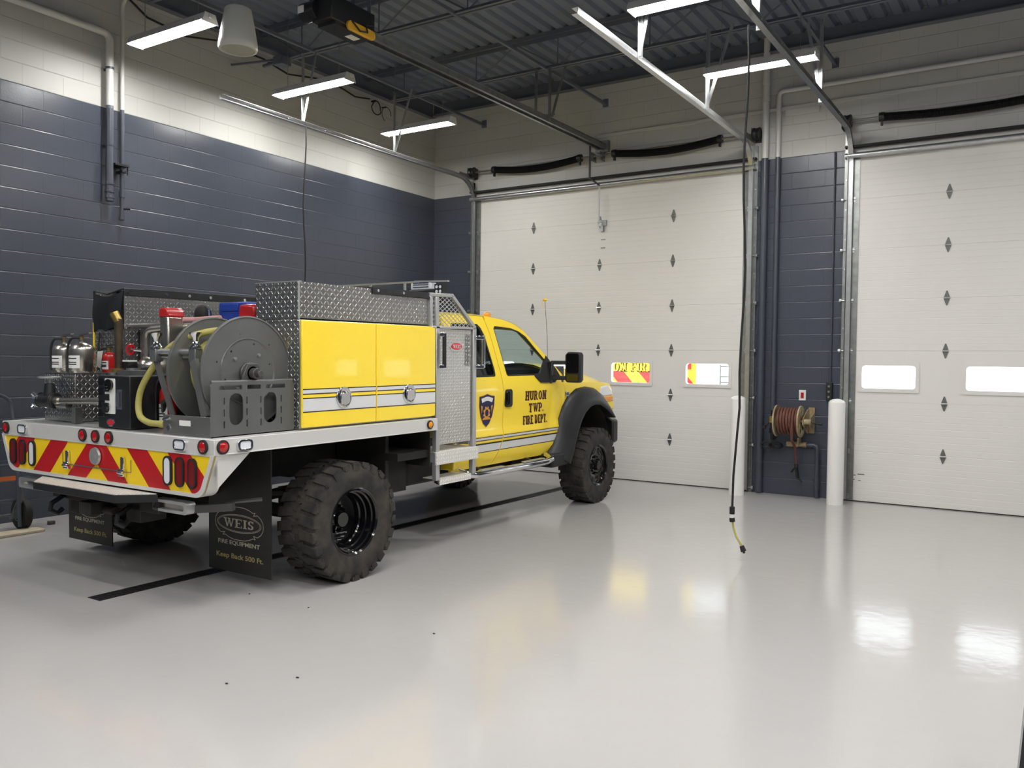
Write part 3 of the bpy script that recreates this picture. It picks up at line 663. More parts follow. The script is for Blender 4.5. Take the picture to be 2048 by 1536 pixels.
m.tube([(5.54, -.08, .63), (5.56, -.05, .70), (5.62, -.1, .80), (5.61, -.2, .9)], .008, n=6)
tag(m.build('air_hose', 'black_rubber'), 'small coiled black hose hanging left of the brown hose reel', 'hose')
t = thing('wall_switch', 'white switch plate with a red rocker above the brown hose reel', 'switch', (5.88, -.01, 1.27))
m = MB(); m.box(5.838, 5.922, -.010, 0, 1.205, 1.335); m.build('plate', 'label_white', t, bev=.003)
m = MB(); m.box(5.862, 5.898, -.016, -.010, 1.235, 1.305); m.build('rocker', 'red_plastic', t, bev=.002)
t = thing('door_control', 'black push-button station on a conduit left of the right door', 'control box', (6.21, -.03, 1.3))
m = MB(); m.box(6.175, 6.245, -.07, -.004, 1.21, 1.44); m.build('housing', 'black_steel', t, bev=.006)
for z in (1.39, 1.325, 1.26):
    m = MB(); m.cyl((6.21, -.07, z), (6.21, -.085, z), .014, n=12); m.build('button', 'galv', t)
m = MB(); m.cyl((6.215, -.03, 1.44), (6.215, -.03, 4.26), .010, n=8); m.build('conduit', 'slate_paint', t)
for x, lab in ((5.19, 'white bollard right of the left door, behind the drop cord'), (6.375, 'white bollard between the hose reel and right door')):
    m = MB(); h = 1.235; r = .094
    m.lathe([(r, 0), (r, h-.035), (r*.97, h-.02), (r*.8, h-.002), (r*.5, h+.012), (.001, h+.018)], (x, -.40, 0), 'z', 40); tag(m.build('bollard', 'bollard'), lab, 'bollard', 'white floor bollards')
# junction cable loops near the ceiling
m = MB(); pts = []
for i in range(50): a = i*2*pi/14; pts.append((.07+.004*(i % 7), -1.50+.095*cos(a), 5.34+.10*sin(a)))
m.tube(pts, .008, n=5); pts = [(.08, -1.28+.10*cos(a), 5.30+.11*sin(a)) for a in [2*pi*i/16 for i in range(12)]]; m.tube(pts, .005, n=5)
m.box(0, .08, -1.53, -1.50, 5.43, 5.45); m.box(0, .08, -1.30, -1.28, 5.40, 5.415)
tag(m.build('cable_coil', 'black_rubber'), 'coil of dark cable hung high on the left wall', 'cable')
m = MB(); m.tube([(.06, -5.45, 5.50), (.06, -5.2, 5.36), (.06, -4.7, 5.32), (.08, -4.3, 5.40), (.08, -3.6, 5.40), (.08, -3.2, 5.33), (.08, -2.7, 5.42), (.08, -2.3, 5.44), (.08, -1.95, 5.38), (.08, -1.65, 5.43)], .012, n=6)
tag(m.build('cable_run', 'black_rubber'), 'dark cable drooping along the top of the left wall', 'cable')
t = thing('junction_bracket', 'tangle of small dark steel brackets near the left roof joist end', 'bracket', (.5, -3.6, 5.3))
m = MB(); m.beam((.1, -3.62, 5.30), (.9, -3.62, 5.34), .03, .03); m.beam((.45, -4.2, 5.36), (.6, -3.2, 5.33), .03, .02); m.beam((.02, -4.05, 5.20), (.5, -3.62, 5.32), .03, .02); m.build('arm', 'joist_paint', t)
m = MB(); m.box(.42, .58, -3.75, -3.6, 5.22, 5.32); m.build('box', 'joist_paint', t)

# ================================================================== THE TRUCK (truck frame)
CX = .02
truck = tthing('brush_truck', 'yellow pickup-based brush fire truck with pale flatbed and chevron tail', 'fire truck', (0, 0, 0))
def bodyx(z):
    P = [(.56, .955), (.66, .985), (.78, 1.0), (.885, 1.016), (.965, .998), (1.15, 1.004), (1.30, 1.012), (1.38, 1.006), (1.44, .995), (2.2, .805)]
    for (a, b), (c, d) in zip(P, P[1:]):
        if z <= c: return b+(d-b)*(z-a)/(c-a)
    return P[-1][1]
ZL = [.585, .62, .66, .72, .78, .83, .885, .925, .965, 1.06, 1.15, 1.23, 1.30, 1.34, 1.38, 1.41, 1.44]
def interp(P, z):
    for (a, b), (c, d) in zip(P, P[1:]):
        if z <= c: return b+(d-b)*(z-a)/(c-a)
    return P[-1][1]
SEAM = [(.585, 2.25), (.605, 2.265), (.734, 2.369), (.825, 2.40), (1.28, 2.416), (1.35, 2.40), (1.44, 2.395), (1.56, 2.383), (1.885, 2.334), (2.012, 2.287), (2.1, 2.27)]
LEAD = [(.585, 3.68), (.98, 3.68), (1.29, 3.662), (1.38, 3.58), (1.44, 3.56)]
SX = {1: lambda x: x, -1: lambda x: 2*CX-x}
def panel(mb, y0, y1, zl, s, th=.03, ny=6, dx=0):
    out = [[(SX[s](bodyx(z)+dx), y0(z)+(y1(z)-y0(z))*i/ny, z) for z in zl] for i in range(ny+1)]
    inn = [[(SX[s](bodyx(z)-th+dx), y0(z)+(y1(z)-y0(z))*i/ny, z) for z in zl][::-1] for i in range(ny+1)]
    mb.loft([a+b for a, b in zip(out, inn)], closed=True, cap=True)
gx = lambda z: 1.355-.25*z     # tumblehome plane of the side glass
ROOF = [(1.60, 2.03), (1.80, 2.045), (2.30, 2.05), (2.56, 2.038), (2.70, 2.02), (2.85, 1.985), (2.97, 1.932), (3.17, 1.79), (3.44, 1.59), (3.60, 1.47), (3.63, 1.44)]
WF = [(2.422, 1.93), (2.45, 1.957), (2.743, 1.944), (2.892, 1.914), (3.011, 1.862), (3.149, 1.745), (3.40, 1.545), (3.43, 1.46), (3.36, 1.42), (3.127, 1.378), (3.02, 1.44), (2.52, 1.448), (2.495, 1.465)]
WR = [(1.70, 1.46), (1.70, 1.93), (1.73, 1.962), (2.15, 1.966), (2.20, 1.93), (2.245, 1.85), (2.30, 1.52), (2.298, 1.465), (2.28, 1.452), (1.72, 1.45)]
def grow(P, d):
    cx = sum(p[0] for p in P)/len(P); cy = sum(p[1] for p in P)/len(P)
    return [(x+d*(1 if x > cx else -1)*min(1, abs(x-cx)/.12), y+d*(1 if y > cy else -1)*min(1, abs(y-cy)/.10)) for x, y in P]
for s in (1, -1):
    f = SX[s]
    gf = lambda u, v, w: (f(gx(v)+w), u, v)
    # rear door with its pillar and window
    m = MB(); panel(m, lambda z: 1.60, lambda z: interp(SEAM, z)-.005, ZL, s)
    top = [p for p in ROOF if p[0] <= 2.29]
    out = [(1.60, 1.44)]+[(interp(SEAM, z)-.005, z) for z in (1.44, 1.56, 1.72, 1.885, 2.0)]+[(2.265, 2.045)]+[(a, b) for a, b in reversed(top) if a < 2.2]
    m.prism(out, 'x', -.03, 0, [WR], fn=gf)
    rd = m.build('rear_door', 'yellow_paint', truck, sharp=.35)
    m = MB(); m.prism(grow(WR, .006), 'x', -.012, -.004, [grow(WR, -.018)], fn=gf); m.build('window_seal', 'black_rubber', rd)
    m = MB(); m.prism(grow(WR, -.006), 'x', -.014, -.010, fn=gf); m.build('window_glass', 'privacy_glass', rd)
    # front door
    m = MB(); panel(m, lambda z: interp(SEAM, z)+.005, lambda z: interp(LEAD, z)-.005, ZL, s)
    top = [p for p in ROOF if p[0] > 2.31]
    WFc = [(a, max(b, 1.452)) for a, b in WF if not (a == 3.127 or a == 3.36)]
    out = [(interp(SEAM, z)+.005, z) for z in (1.44,)]+[(3.555, 1.44)]+[(a-.008, b-.003) for a, b in reversed(top) if b > 1.46]+[(2.30, 2.05)]+[(interp(SEAM, z)+.005, z) for z in (2.0, 1.885, 1.72, 1.56)]
    m.prism(out, 'x', -.03, 0, [WFc], fn=gf)
    fd = m.build('front_door', 'yellow_paint', truck, sharp=.35)
    m = MB(); m.prism(grow(WFc, .006), 'x', -.012, -.004, [grow(WFc, -.016)], fn=gf)
    m.prism([(3.02, 1.452), (3.04, 1.43), (3.127, 1.373), (3.42, 1.37), (3.56, 1.44), (3.50, 1.52), (3.34, 1.66), (3.14, 1.47)], 'x', -.012, .007, fn=lambda u, v, w: (f(max(gx(v), bodyx(v))+w), u, v))
    m.build('window_seal', 'black_rubber', fd)
    m = MB(); m.prism(grow(WFc, -.006), 'x', -.014, -.010, fn=gf); m.build('window_glass', 'cab_glass', fd)
    m = MB(); m.prism(rrect(2.43, 2.565, 1.145, 1.322, .03), 'x', f(.99), f(1.0165)); m.build('handle_bezel', 'plastic_black', fd)
    m = MB(); m.prism(rrect(2.445, 2.50, 1.165, 1.305, .02), 'x', f(1.0), f(1.030)); m.build('door_handle', 'gloss_black', fd, bev=.006)
    # tow mirror: two arms and a tall head facing rearwards
    mr = MB(); mr.prism([(f(1.165), 1.395), (f(1.185), 1.372), (f(1.335), 1.372), (f(1.355), 1.40), (f(1.355), 1.665), (f(1.34), 1.70), (f(1.20), 1.705), (f(1.165), 1.67)], 'y', 3.37, 3.45)
    head = mr.build('mirror', 'plastic_black', truck, bev=.022, seg=3)
    m = MB(); m.prism(rrect(min(f(1.19), f(1.335)), max(f(1.19), f(1.335)), 1.475, 1.685, .02), 'y', 3.362, 3.37); m.prism(rrect(min(f(1.19), f(1.335)), max(f(1.19), f(1.335)), 1.39, 1.46, .015), 'y', 3.362, 3.37); m.build('mirror_glass', 'gloss_black', head)
    m = MB(); m.beam((f(1.0), 3.36, 1.585), (f(1.18), 3.42, 1.585), .05, .045); m.beam((f(1.0), 3.36, 1.42), (f(1.18), 3.42, 1.42), .06, .045); m.beam((f(.99), 3.34, 1.36), (f(1.0), 3.36, 1.60), .06, .04, up=(0, 1, 0)); m.build('mirror_arm', 'plastic_black', head, bev=.01)
    # front fender with wheel cut-out
    m = MB()
    arch_ = [(4.19+.60*cos(radians(a)), .50+.66*sin(radians(a))) for a in range(180, -1, -10)]
    m.prism([(3.685, .60), (3.685, .98), (3.668, 1.29), (3.60, 1.36), (3.72, 1.372), (4.2, 1.362), (4.6, 1.345), (4.78, 1.325), (4.87, 1.24), (4.92, 1.06), (4.92, 1.0), (4.78, 1.0)]+[p for p in arch_[::-1] if p[1] > 1.0 or p[0] < 4.19], 'x', f(.95), f(1.006))
    fn_ = m.build('front_fender', 'yellow_paint', truck, bev=.012)
    m = MB(); m.prism([(4.52, 1.165), (4.54, 1.29), (4.74, 1.31), (4.86, 1.235), (4.87, 1.17)], 'x', f(.80), f(1.016)); m.build('headlamp', 'headlamp', truck, bev=.02)
    m = MB(); m.prism([(4.66, 1.10), (4.66, 1.165), (4.875, 1.165), (4.89, 1.10)], 'x', f(.80), f(1.014)); m.build('turn_lamp', 'amber_lens', truck, bev=.01)
    m = MB(); m.prism(rrect(3.672, 3.755, 1.205, 1.262, .012), 'x', f(1.004), f(1.016)); bd = m.build('fender_badge', 'chrome', fn_, bev=.003)
    m = MB(); m.prism(rrect(3.685, 3.742, 1.215, 1.252, .01), 'x', f(1.016), f(1.018)); m.build('badge_plate', 'gloss_black', bd)
    # wheel-arch flare: outer edge on the body, rolled lip over the tyre
    FO = [(3.30, .60), (3.43, .69), (3.50, .82), (3.525, .96), (3.60, 1.09), (3.71, 1.20), (3.91, 1.285), (4.13, 1.305), (4.35, 1.28), (4.54, 1.20), (4.69, 1.08), (4.80, .94)]
    FI = [(3.60, .46), (3.68, .60), (3.735, .72), (3.79, .83), (3.86, .93), (3.95, 1.015), (4.07, 1.075), (4.19, 1.095), (4.32, 1.085), (4.47, 1.03), (4.59, .97), (4.70, .91)]
    m = MB(); secs = []
    for (a, b), (c, d) in zip(FO, FI):
        q = lambda k, x: (f(x), a+(c-a)*k, b+(d-b)*k)
        secs.append([q(0, .985), q(0, 1.012), q(.12, 1.055), q(.45, 1.105), q(.85, 1.135), q(1, 1.125), q(1, 1.05), q(.85, .985)])
    m.loft(secs, closed=True, cap=True); m.build('fender_flare', 'plastic_black', truck, sharp=.9)
    m = MB(); m.box(min(f(.93), f(1.11)), max(f(.93), f(1.11)), 3.22, 3.58, .455, .60); m.build('rock_guard', 'plastic_black', truck, bev=.02)
    m = MB(); ar = [(4.19+.56*cos(radians(a)), .50+.62*sin(radians(a))) for a in range(-10, 191, 12)]
    m.loft([[(f(.55), y, z) for y, z in ar], [(f(1.04), y, z) for y, z in ar]]); m.prism(ar, 'x', f(.54), f(.55)); m.build('wheel_liner', 'chassis', truck)
    # polished side tube step
    m = MB(); m.tube([(f(.9), 1.68, .60), (f(1.05), 1.70, .56), (f(1.11), 1.80, .55), (f(1.11), 3.08, .535), (f(1.10), 3.20, .55), (f(1.0), 3.26, .58)], .036, n=14)
    sb = m.build('side_step', 'chrome', truck)
    for y0, y1 in ((1.86, 2.25), (2.62, 3.02)):
        m = MB(); m.box(min(f(1.085), f(1.135)), max(f(1.085), f(1.135)), y0, y1, .575, .588); m.build('step_pad', 'galv_bright', sb, bev=.005)
    m = MB()
    for y in (2.0, 2.9): m.beam((f(.6), y, .66), (f(1.09), y, .545), .05, .03)
    m.build('step_bracket', 'chassis', truck)
# roof skin, windshield, cab back, hood
def cross(y, z, ex, crown, n=10, e=.0):
    xe = gx(z)-e; return [(CX+(xe-CX)*(-1+2*i/n), y+ex*(1-(-1+2*i/n)**2), z+crown*(1-(-1+2*i/n)**4)) for i in range(n+1)]
m = MB(); secs = [cross(y, z+.0, .02 if y < 2 else .10*(y-2), .045 if y > 1.65 else .03) for y, z in ROOF if y <= 2.98]
m.loft(secs); m.loft([[(a, b, c-.03) for a, b, c in q] for q in secs]); m.build('roof', 'yellow_paint', truck, sharp=.8, recalc=False)
WSP = [p for p in ROOF if p[0] >= 2.97]
m = MB(); m.loft([cross(y, z, .10*(y-2)+.02, .0, e=.03) for y, z in WSP]); m.build('windshield', 'cab_glass', truck, sharp=1.5)
m = MB()
for s in (1, -1):
    f = SX[s]; m.loft([[(f(gx(z)+.0), y, z), (f(gx(z)-.07), y+.035, z+.012), (f(gx(z)-.06), y-.03, z-.02), (f(gx(z)), y-.05, z-.03)] for y, z in WSP], closed=True, cap=True)
m.build('windshield_pillar', 'yellow_paint', truck, sharp=.8)
m = MB(); m.prism([(-.97, .60), (1.0, .60), (1.0, 1.44), (.85, 2.03), (.4, 2.07), (-.36, 2.07), (-.81, 2.03), (-.96, 1.44)], 'y', 1.59, 1.63, [[(-.60, 1.50), (.62, 1.50), (.58, 1.93), (-.55, 1.93)]]); m.build('cab_back', 'yellow_paint', truck, bev=.01)
m = MB(); m.prism([(-.60, 1.50), (.62, 1.50), (.58, 1.93), (-.55, 1.93)], 'y', 1.60, 1.61); m.build('rear_window', 'privacy_glass', truck)
m = MB(); hs = []
for y, z, w in ((3.60, 1.555, .90), (3.9, 1.55, .90), (4.2, 1.525, .90), (4.5, 1.475, .885), (4.72, 1.425, .865), (4.86, 1.375, .84), (4.90, 1.32, .82)):
    q = []
    for i in range(13):
        u = -1+2*i/12; au = abs(u); h = z if au < .72 else z-(z-1.355+max(0, y-4.5)*.04)*((au-.72)/.28)**1.6
        h += (.018 if .30 < au < .66 else 0); q.append((CX+u*w*1.07, y-.10*au*au, h))
    hs.append(q)
m.loft(hs); m.loft([[(a, b, c-.02) for a, b, c in q] for q in hs]); hood = m.build('hood', 'yellow_paint', truck, sharp=.7, recalc=False)
m = MB(); m.prism([(3.55, 1.36), (3.55, 1.50), (3.70, 1.545), (3.70, 1.36)], 'x', -.93, .97); m.build('cowl', 'plastic_black', truck)
m = MB(); m.box(-.82, .86, 4.80, 4.93, .92, 1.33); m.build('grille', 'chrome', truck, bev=.02)
m = MB()
for k in range(4): m.box(-.62, .66, 4.92, 4.94, .98+k*.09, 1.02+k*.09)
m.build('grille_bar', 'plastic_black', truck)
m = MB(); m.prism([(-1.0, .60), (-.93, .56), (.97, .56), (1.04, .60), (1.04, .86), (.96, .91), (-.92, .91), (-1.0, .86)], 'y', 4.84, 4.98); m.box(-.8, .84, 4.84, 5.03, .62, .80); m.build('front_bumper', 'plastic_black', truck, bev=.02)
# cab number on the hood flank
m = MB(); fn = lambda u, v: (1.0, u, v)
m.use('black_film'); P, wd = serif('II'); 
m2 = MB(); sans(m2, '441', 4.02, 4.17, 1.372, 1.43, lambda u, v: (CX+.955-(v-1.372)*.9, u, v+.010)); m2.build('hood_number', 'black_film', truck, recalc=False)
# door lettering, stripes, shield
for s in (1, -1):
    f = SX[s]
    dec = lambda e: (lambda u, v: (f(bodyx(v)+e), u, v))
    def word(txt, y0, y1, z0, z1, s=s):
        P, wd = serif(txt); a, b = (y0, y1) if s > 0 else (y1, y0)
        mb = MB(); lettering(mb, P, wd, a+.009, b+.009, z0-.007, z1-.007, dec(.0012)); mb.build('letter_shadow', 'black_film', truck, recalc=False)
        mb = MB(); lettering(mb, P, wd, a, b, z0, z1, dec(.0022)); mb.build('door_lettering', 'maroon', truck, recalc=False)
    word('HURON', 2.815, 3.25, 1.200, 1.292); word('TWP.', 2.890, 3.20, 1.072, 1.162); word('FIRE DEPT.', 2.785, 3.275, .948, 1.036)
    for z0, z1, mat in ((.842, .871, 'white_film'), (.727, .803, 'white_film')):
        for a, b in ((1.62, lambda z: interp(SEAM, z)-.008), (lambda z: interp(SEAM, z)+.008, 3.50)):
            A = a if callable(a) else (lambda z, a=a: a); B = b if callable(b) else (lambda z, b=b: b)
            mb = MB(); zl = [z0+(z1-z0)*i/4 for i in range(5)]
            if s: mb.loft([[(f(bodyx(z)+.0012), A(z)+(B(z)-A(z))*i/2, z) for z in zl] for i in range(3)])
            mb.build('reflective_stripe', mat, truck, recalc=False)
            mb = MB()
            for zz in ((z0, z1) if z0 < .8 else (z0, z1, .811)):
                mb.loft([[(f(bodyx(z)+.0018), A(z)+(B(z)-A(z))*i/2, z) for z in (zz-.0035, zz+.0035)] for i in range(3)])
            mb.build('stripe_edge', 'black_film', truck, recalc=False)
    # shield patch
    c = 2.115; sg = 1 if s > 0 else -1
    SH_ = [(-.132, 1.268), (-.07, 1.275), (0, 1.292), (.07, 1.275), (.132, 1.268), (.130, 1.17), (.10, 1.07), (.055, 1.0), (0, .965), (-.055, 1.0), (-.10, 1.07), (-.130, 1.17)]
    sc_ = lambda k: [((a*k+c), 1.14+(b-1.14)*k) for a, b in SH_]
    mb = MB(); mb.flat(sc_(1), dec(.0025)); mb.build('shield_patch', 'gold_leaf', truck, recalc=False)
    mb = MB(); mb.flat(sc_(.96), dec(.004)); mb.build('shield_field', 'navy', truck, recalc=False)
    mb = MB(); mb.flat([(c-.10, 1.245), (c-.02, 1.262), (c+.02, 1.262), (c+.10, 1.245), (c+.085, 1.205), (c+.02, 1.222), (c-.02, 1.222), (c-.085, 1.205)], dec(.0055)); mb.build('shield_scroll', 'label_white', truck, recalc=False)
    mb = MB(); st8 = []
    for i in range(24):
        a = 2*pi*i/24; r = .066 if i % 3 else .046; st8.append((c+r*cos(a)*.9, 1.105+r*sin(a)))
    mb.flat(st8, dec(.0058)); mb.flat([(c-.075, 1.04), (c+.075, 1.04), (c+.05, 1.062), (c-.05, 1.062)], dec(.0055)); mb.flat([(c-.10, 1.18), (c-.085, 1.10), (c-.07, 1.17)], dec(.0055)); mb.flat([(c+.10, 1.18), (c+.085, 1.10), (c+.07, 1.17)], dec(.0055)); mb.build('shield_emblem', 'gold_leaf', truck, recalc=False)
    mb = MB(); mb.flat([(c+.030*cos(2*pi*i/16), 1.105+.034*sin(2*pi*i/16)) for i in range(16)], dec(.0068)); mb.build('shield_centre', 'navy', truck, recalc=False)
# cab interior
m = MB(); m.box(-.90, .94, 1.62, 3.6, .66, .72); m.box(-.93, .97, 3.30, 3.58, .72, 1.40); m.build('dashboard', 'plastic_black', truck, bev=.03)
for x in (-.42, .46):
    m = MB(); m.box(x-.26, x+.26, 2.62, 3.1, .95, 1.10); m.beam((x, 2.58, 1.0), (x, 2.42, 1.62), .52, .14, up=(0, 1, 0)); m.beam((x, 2.41, 1.66), (x, 2.37, 1.84), .27, .10, up=(0, 1, 0)); m.build('seat', 'seat_cloth', truck, bev=.03)
m = MB(); m.tube([(-.42+.19*cos(a), 3.17+.06*sin(a), 1.42+.18*sin(a)) for a in [2*pi*i/24 for i in range(24)]], .014, n=8, closed=True); m.cyl((-.42, 3.17, 1.42), (-.42, 3.32, 1.34), .03, n=8); m.beam((-.6, 3.17, 1.42), (-.24, 3.17, 1.42), .02, .04); m.build('steering_wheel', 'black_rubber', truck)
m = MB(); m.prism(rrect(-.10, .16, 1.80, 1.88, .03), 'y', 2.86, 2.89); m.build('rear_view_mirror', 'plastic_black', truck)
for x in (-.62, -.31, .02, .35, .66):
    m = MB(); m.sphere((x, 2.62, 2.078), .035, 12, 8, (1, 1.6, .9)); m.build('clearance_light', 'amber_lens', truck)
m = MB(); m.cyl((.82, 3.60, 1.50), (.82, 3.60, 1.54), .014, n=8); m.tube([(.82, 3.60, 1.52), (.815, 3.585, 1.9), (.80, 3.56, 2.27)], .0028, n=5); m.build('antenna', 'black_steel', truck)
m = MB(); m.sphere((.80, 3.56, 2.285), .022, 12, 8, (1.25, 1.1, .8)); m.tube([(.79, 3.56, 2.28), (.755, 3.56, 2.25), (.785, 3.56, 2.19)], .004, n=5); m.build('antenna_tip', 'yellow_in', truck)
# ---- wheels
def tyre(R, w, c, s, rear):
    """c: outer face x ; s: +1 right"""
    x0 = c; P = lambda r, d: (r, -s*d)     # d = distance inboard from the outer sidewall
    rim = .235 if rear else .228
    m = MB(); m.lathe([P(rim, .035), P(rim+.012, .016), P(rim+.05, .004), P(R-.11, .0), P(R-.05, .004), P(R-.022, .016), P(R-.011, .034), P(R-.011, w-.034), P(R-.022, w-.016), P(R-.10, w), P(rim, w-.03)], (x0, 0, 0), 'x', 64, closed=True)
    # lugs: staggered blocks across the tread with shoulder biters
    N = 26; M0 = m.M
    for i in range(N):
        a = 2*pi*i/N
        for side, off in ((0, 0), (1, .5)):
            an = a+2*pi/N*off; m.M = Matrix.Translation((x0, 0, 0)) @ Matrix.Rotation(an, 4, 'X')
            xo = -s*(.004 if side == 0 else w-.004); xm = -s*(w*.40 if side == 0 else w*.60); dr = R
            dth = pi*R/N*.66; sl = .022
            def blk(xa, xb, t0, t1, r0, r1, sk):
                vs = []
                for x_, k in ((xa, 0), (xb, sk)):
                    for r_ in (r0, r1):
                        for t_ in (t0+k, t1+k): vs.append((x_, t_, r_))
                m.add(vs, [(0, 1, 3, 2), (4, 6, 7, 5), (0, 4, 5, 1), (2, 3, 7, 6), (0, 2, 6, 4), (1, 5, 7, 3)])
            big = (i % 2 == 0)
            blk(xo, xm, -dth, dth, R-.03, R, sl)
            blk(-s*(.001 if side == 0 else w-.001), -s*(.035 if side == 0 else w-.035), -dth*(.95 if big else .6), dth*(.95 if big else .6), R-(.062 if big else .042), R-.008, 0)
            m.M = Matrix.Translation((x0, 0, 0)) @ Matrix.Rotation(an+pi/N*.9, 4, 'X')
            blk(-s*(w*.30 if side == 0 else w*.70), -s*(w*.48 if side == 0 else w*.52), -dth*.5, dth*.5, R-.03, R-.002, -sl)
    m.M = None
    return m
def wheel(y, c, s, R, w, rear, zc, label=None):
    t = bpy.data.objects.new('wheel', None); S.collection.objects.link(t); t.parent = truck; t.location = (0, y, zc)
    OFF[t.name] = Vector(); OFF['brush_truck'] = Vector()
    m = tyre(R, w, c, s, rear); m.build('tire', 'tire', t, sharp=.5)
    m = MB(); n = 48; q = lambda r, d: (r, -s*d)
    if rear:
        m.lathe([q(.243, .030), q(.250, .012), q(.240, .010), q(.228, .022), q(.226, .05), q(.215, .055), q(.213, .10), q(.203, .105), q(.200, .15), q(.192, .16), q(.186, .20), q(.10, .205), q(.06, .17), q(.001, .165)], (c, 0, 0), 'x', n, caps=False)
        m.build('rim', 'rim_black', t, sharp=.4, recalc=True)
        m = MB(); m.cyl((c-s*.205, 0, 0), (c-s*.135, 0, 0), .062, .055, n=24)
        for k in range(10): a = 2*pi*k/10; m.cyl((c-s*.204, .098*cos(a), .098*sin(a)), (c-s*.18, .098*cos(a), .098*sin(a)), .011, n=6)
        m.build('hub', 'rim_black', t, bev=.003)
    else:
        m.lathe([q(.236, .030), q(.244, .012), q(.234, .010), q(.222, .022), q(.218, .045), q(.20, .05), q(.17, .045), q(.12, .05), q(.10, .06), q(.001, .06)], (c, 0, 0), 'x', n, caps=False); m.build('rim', 'rim_black', t, sharp=.4, recalc=True)
        m = MB()
        for k in range(8): a = 2*pi*(k+.5)/8; m.lathe([(.024, 0), (.030, s*.003), (.024, s*.004), (.001, s*.002)], (c-s*.046, .175*cos(a), .175*sin(a)), 'x', 14)
        m.build('vent_hole', 'chassis', t)
        m = MB(); m.cyl((c-s*.06, 0, 0), (c-s*.005, 0, 0), .062, .05, n=24)
        for k in range(10): a = 2*pi*k/10; m.cyl((c-s*.062, .098*cos(a), .098*sin(a)), (c-s*.03, .098*cos(a), .098*sin(a)), .011, n=6)
        m.build('hub', 'rim_black', t, bev=.003)
    return t
RT = .437
zr = RT+.002; zf = RT-4.24*sin(radians(.8))+.001
wheel(-.04, 1.335, 1, RT, .36, True, zr); wheel(-.04, 2*CX-1.335, -1, RT, .36, True, zr)
wheel(4.24, 1.155, 1, RT, .31, False, zf); wheel(4.24, 2*CX-1.155, -1, RT, .31, False, zf)
# ---- chassis
m = MB()
for x in (CX-.43, CX+.43):
    m.box(x-.035, x+.035, -1.15, 4.8, .70, .90)
for y in (-1.1, -.5, .6, 1.5, 2.6, 3.5): m.box(CX-.43, CX+.43, y-.04, y+.04, .72, .86)
m.build('frame_rail', 'chassis', truck)
for y, rr_ in ((-.04, zr), (4.24, zf)):
    m = MB(); m.cyl((-.98, y, rr_), (1.02, y, rr_), .055, n=14); m.sphere((CX if y < 1 else -.25, y, rr_), .17, 18, 12, (1, .9, .95)); m.build('axle', 'chassis', truck)
for x in (CX-.5, CX+.5):
    m = MB(); m.tube([(x, -.75, .72), (x, -.35, .60), (x, .05, .56), (x, .45, .60), (x, .95, .74)], .035, n=6); m.box(x-.04, x+.04, -.02, .12, .44, .62); m.build('leaf_spring', 'chassis', truck)
m = MB(); m.cyl((CX, .2, .46), (CX, 3.1, .64), .045, n=12); m.build('driveshaft', 'chassis', truck)
m = MB(); m.box(.45, .92, 1.02, 1.52, .52, .88); m.box(-.9, -.4, .9, 2.6, .50, .80); m.build('fuel_tank', 'chassis', truck, bev=.03)
m = MB(); m.box(.60, 1.18, .60, 1.0, .80, .865); m.box(.5, 1.05, .60, .64, .50, 1.03); m.box(-1.0, 1.2, .99, 1.0, .72, 1.035); m.box(.45, .95, .64, .98, .5, .8); m.build('battery_box_dark_sheet', 'chassis', truck, bev=.006)  # wide thin sheet is added to keep the space under the bed dark
m = MB(); m.tube([(.35, 3.4, .55), (.36, 1.6, .53), (.6, 1.0, .62), (.72, .55, .72)], .045, n=10); m.build('exhaust_pipe', 'chassis', truck)
m = MB(); m.box(-.35, .5, 2.4, 3.3, .44, .66); m.box(.1, .6, 3.25, 3.45, .38, .56); m.build('transfer_case', 'chassis', truck, bev=.04)
m = MB(); m.box(-.45, .5, 3.6, 4.7, .70, 1.3); m.build('engine_block', 'chassis', truck)
# ---- flatbed deck
B0, B1, YR, YF = -1.24, 1.285, -1.24, .985
m = MB(); m.box(B0+.03, B1-.03, YR+.03, YF, 1.06, 1.13); m.build('bed_deck', 'alu', truck)
for s, x in ((1, B1), (-1, B0)):
    m = MB(); m.prism([(x, 1.035), (x, 1.135), (x-s*.085, 1.137), (x-s*.085, 1.13), (x-s*.006, 1.127), (x-s*.006, 1.045), (x-s*.05, 1.042), (x-s*.05, 1.035)], 'y', YR+.05, YF); m.box(min(x, x+s*.006), max(x, x+s*.006), YR+.02, YF, 1.035, 1.043); m.build('side_rail', 'silver_rail', truck, bev=.003)
m = MB(); m.box(B0, B1, YR-.004, YR+.05, 1.035, 1.135); m.build('tail_rail', 'silver_rail', truck, bev=.004)
TC = [(-1.245, 1.036), (-1.222, .98), (-1.165, .845)]+arc(-1.065, .862, .10, 195, 270, 6)[0:]+arc(1.105, .862, .10, -90, -15, 6)+[(1.215, .87), (1.262, .98), (1.285, 1.036)]
ccw = TC
cxm, czm = CX, .93
inner = [(cxm+(a-cxm)*.972, czm+(b-czm)*(.86 if b < 1 else .93)) for a, b in TC]
m = MB(); m.prism(TC, 'y', YR, YR+.012); m.build('tail_panel', 'yellow_film', truck)
m = MB(); m.loft([[(a, YR-.004, b) for a, b in TC], [(a, YR+.10, b) for a, b in TC], [(a*.985, YR+.10, b+.012) for a, b in TC], [(a*.985, YR+.014, b+.012) for a, b in TC]])
m.prism(TC, 'y', YR-.008, YR+.0, [inner]); m.build('tail_frame', 'silver_rail', truck, bev=.0, sharp=.5)
redp = [[(-1.003, 1.03), (-.77, 1.03), (-1.06, .745), (-1.30, .745)], [(-.555, 1.03), (-.33, 1.03), (-.62, .74), (-.85, .74)],
        [(-.094, 1.03), (.022, 1.03), (.022, .90), (-.165, .74), (-.39, .74)]]
m = MB()
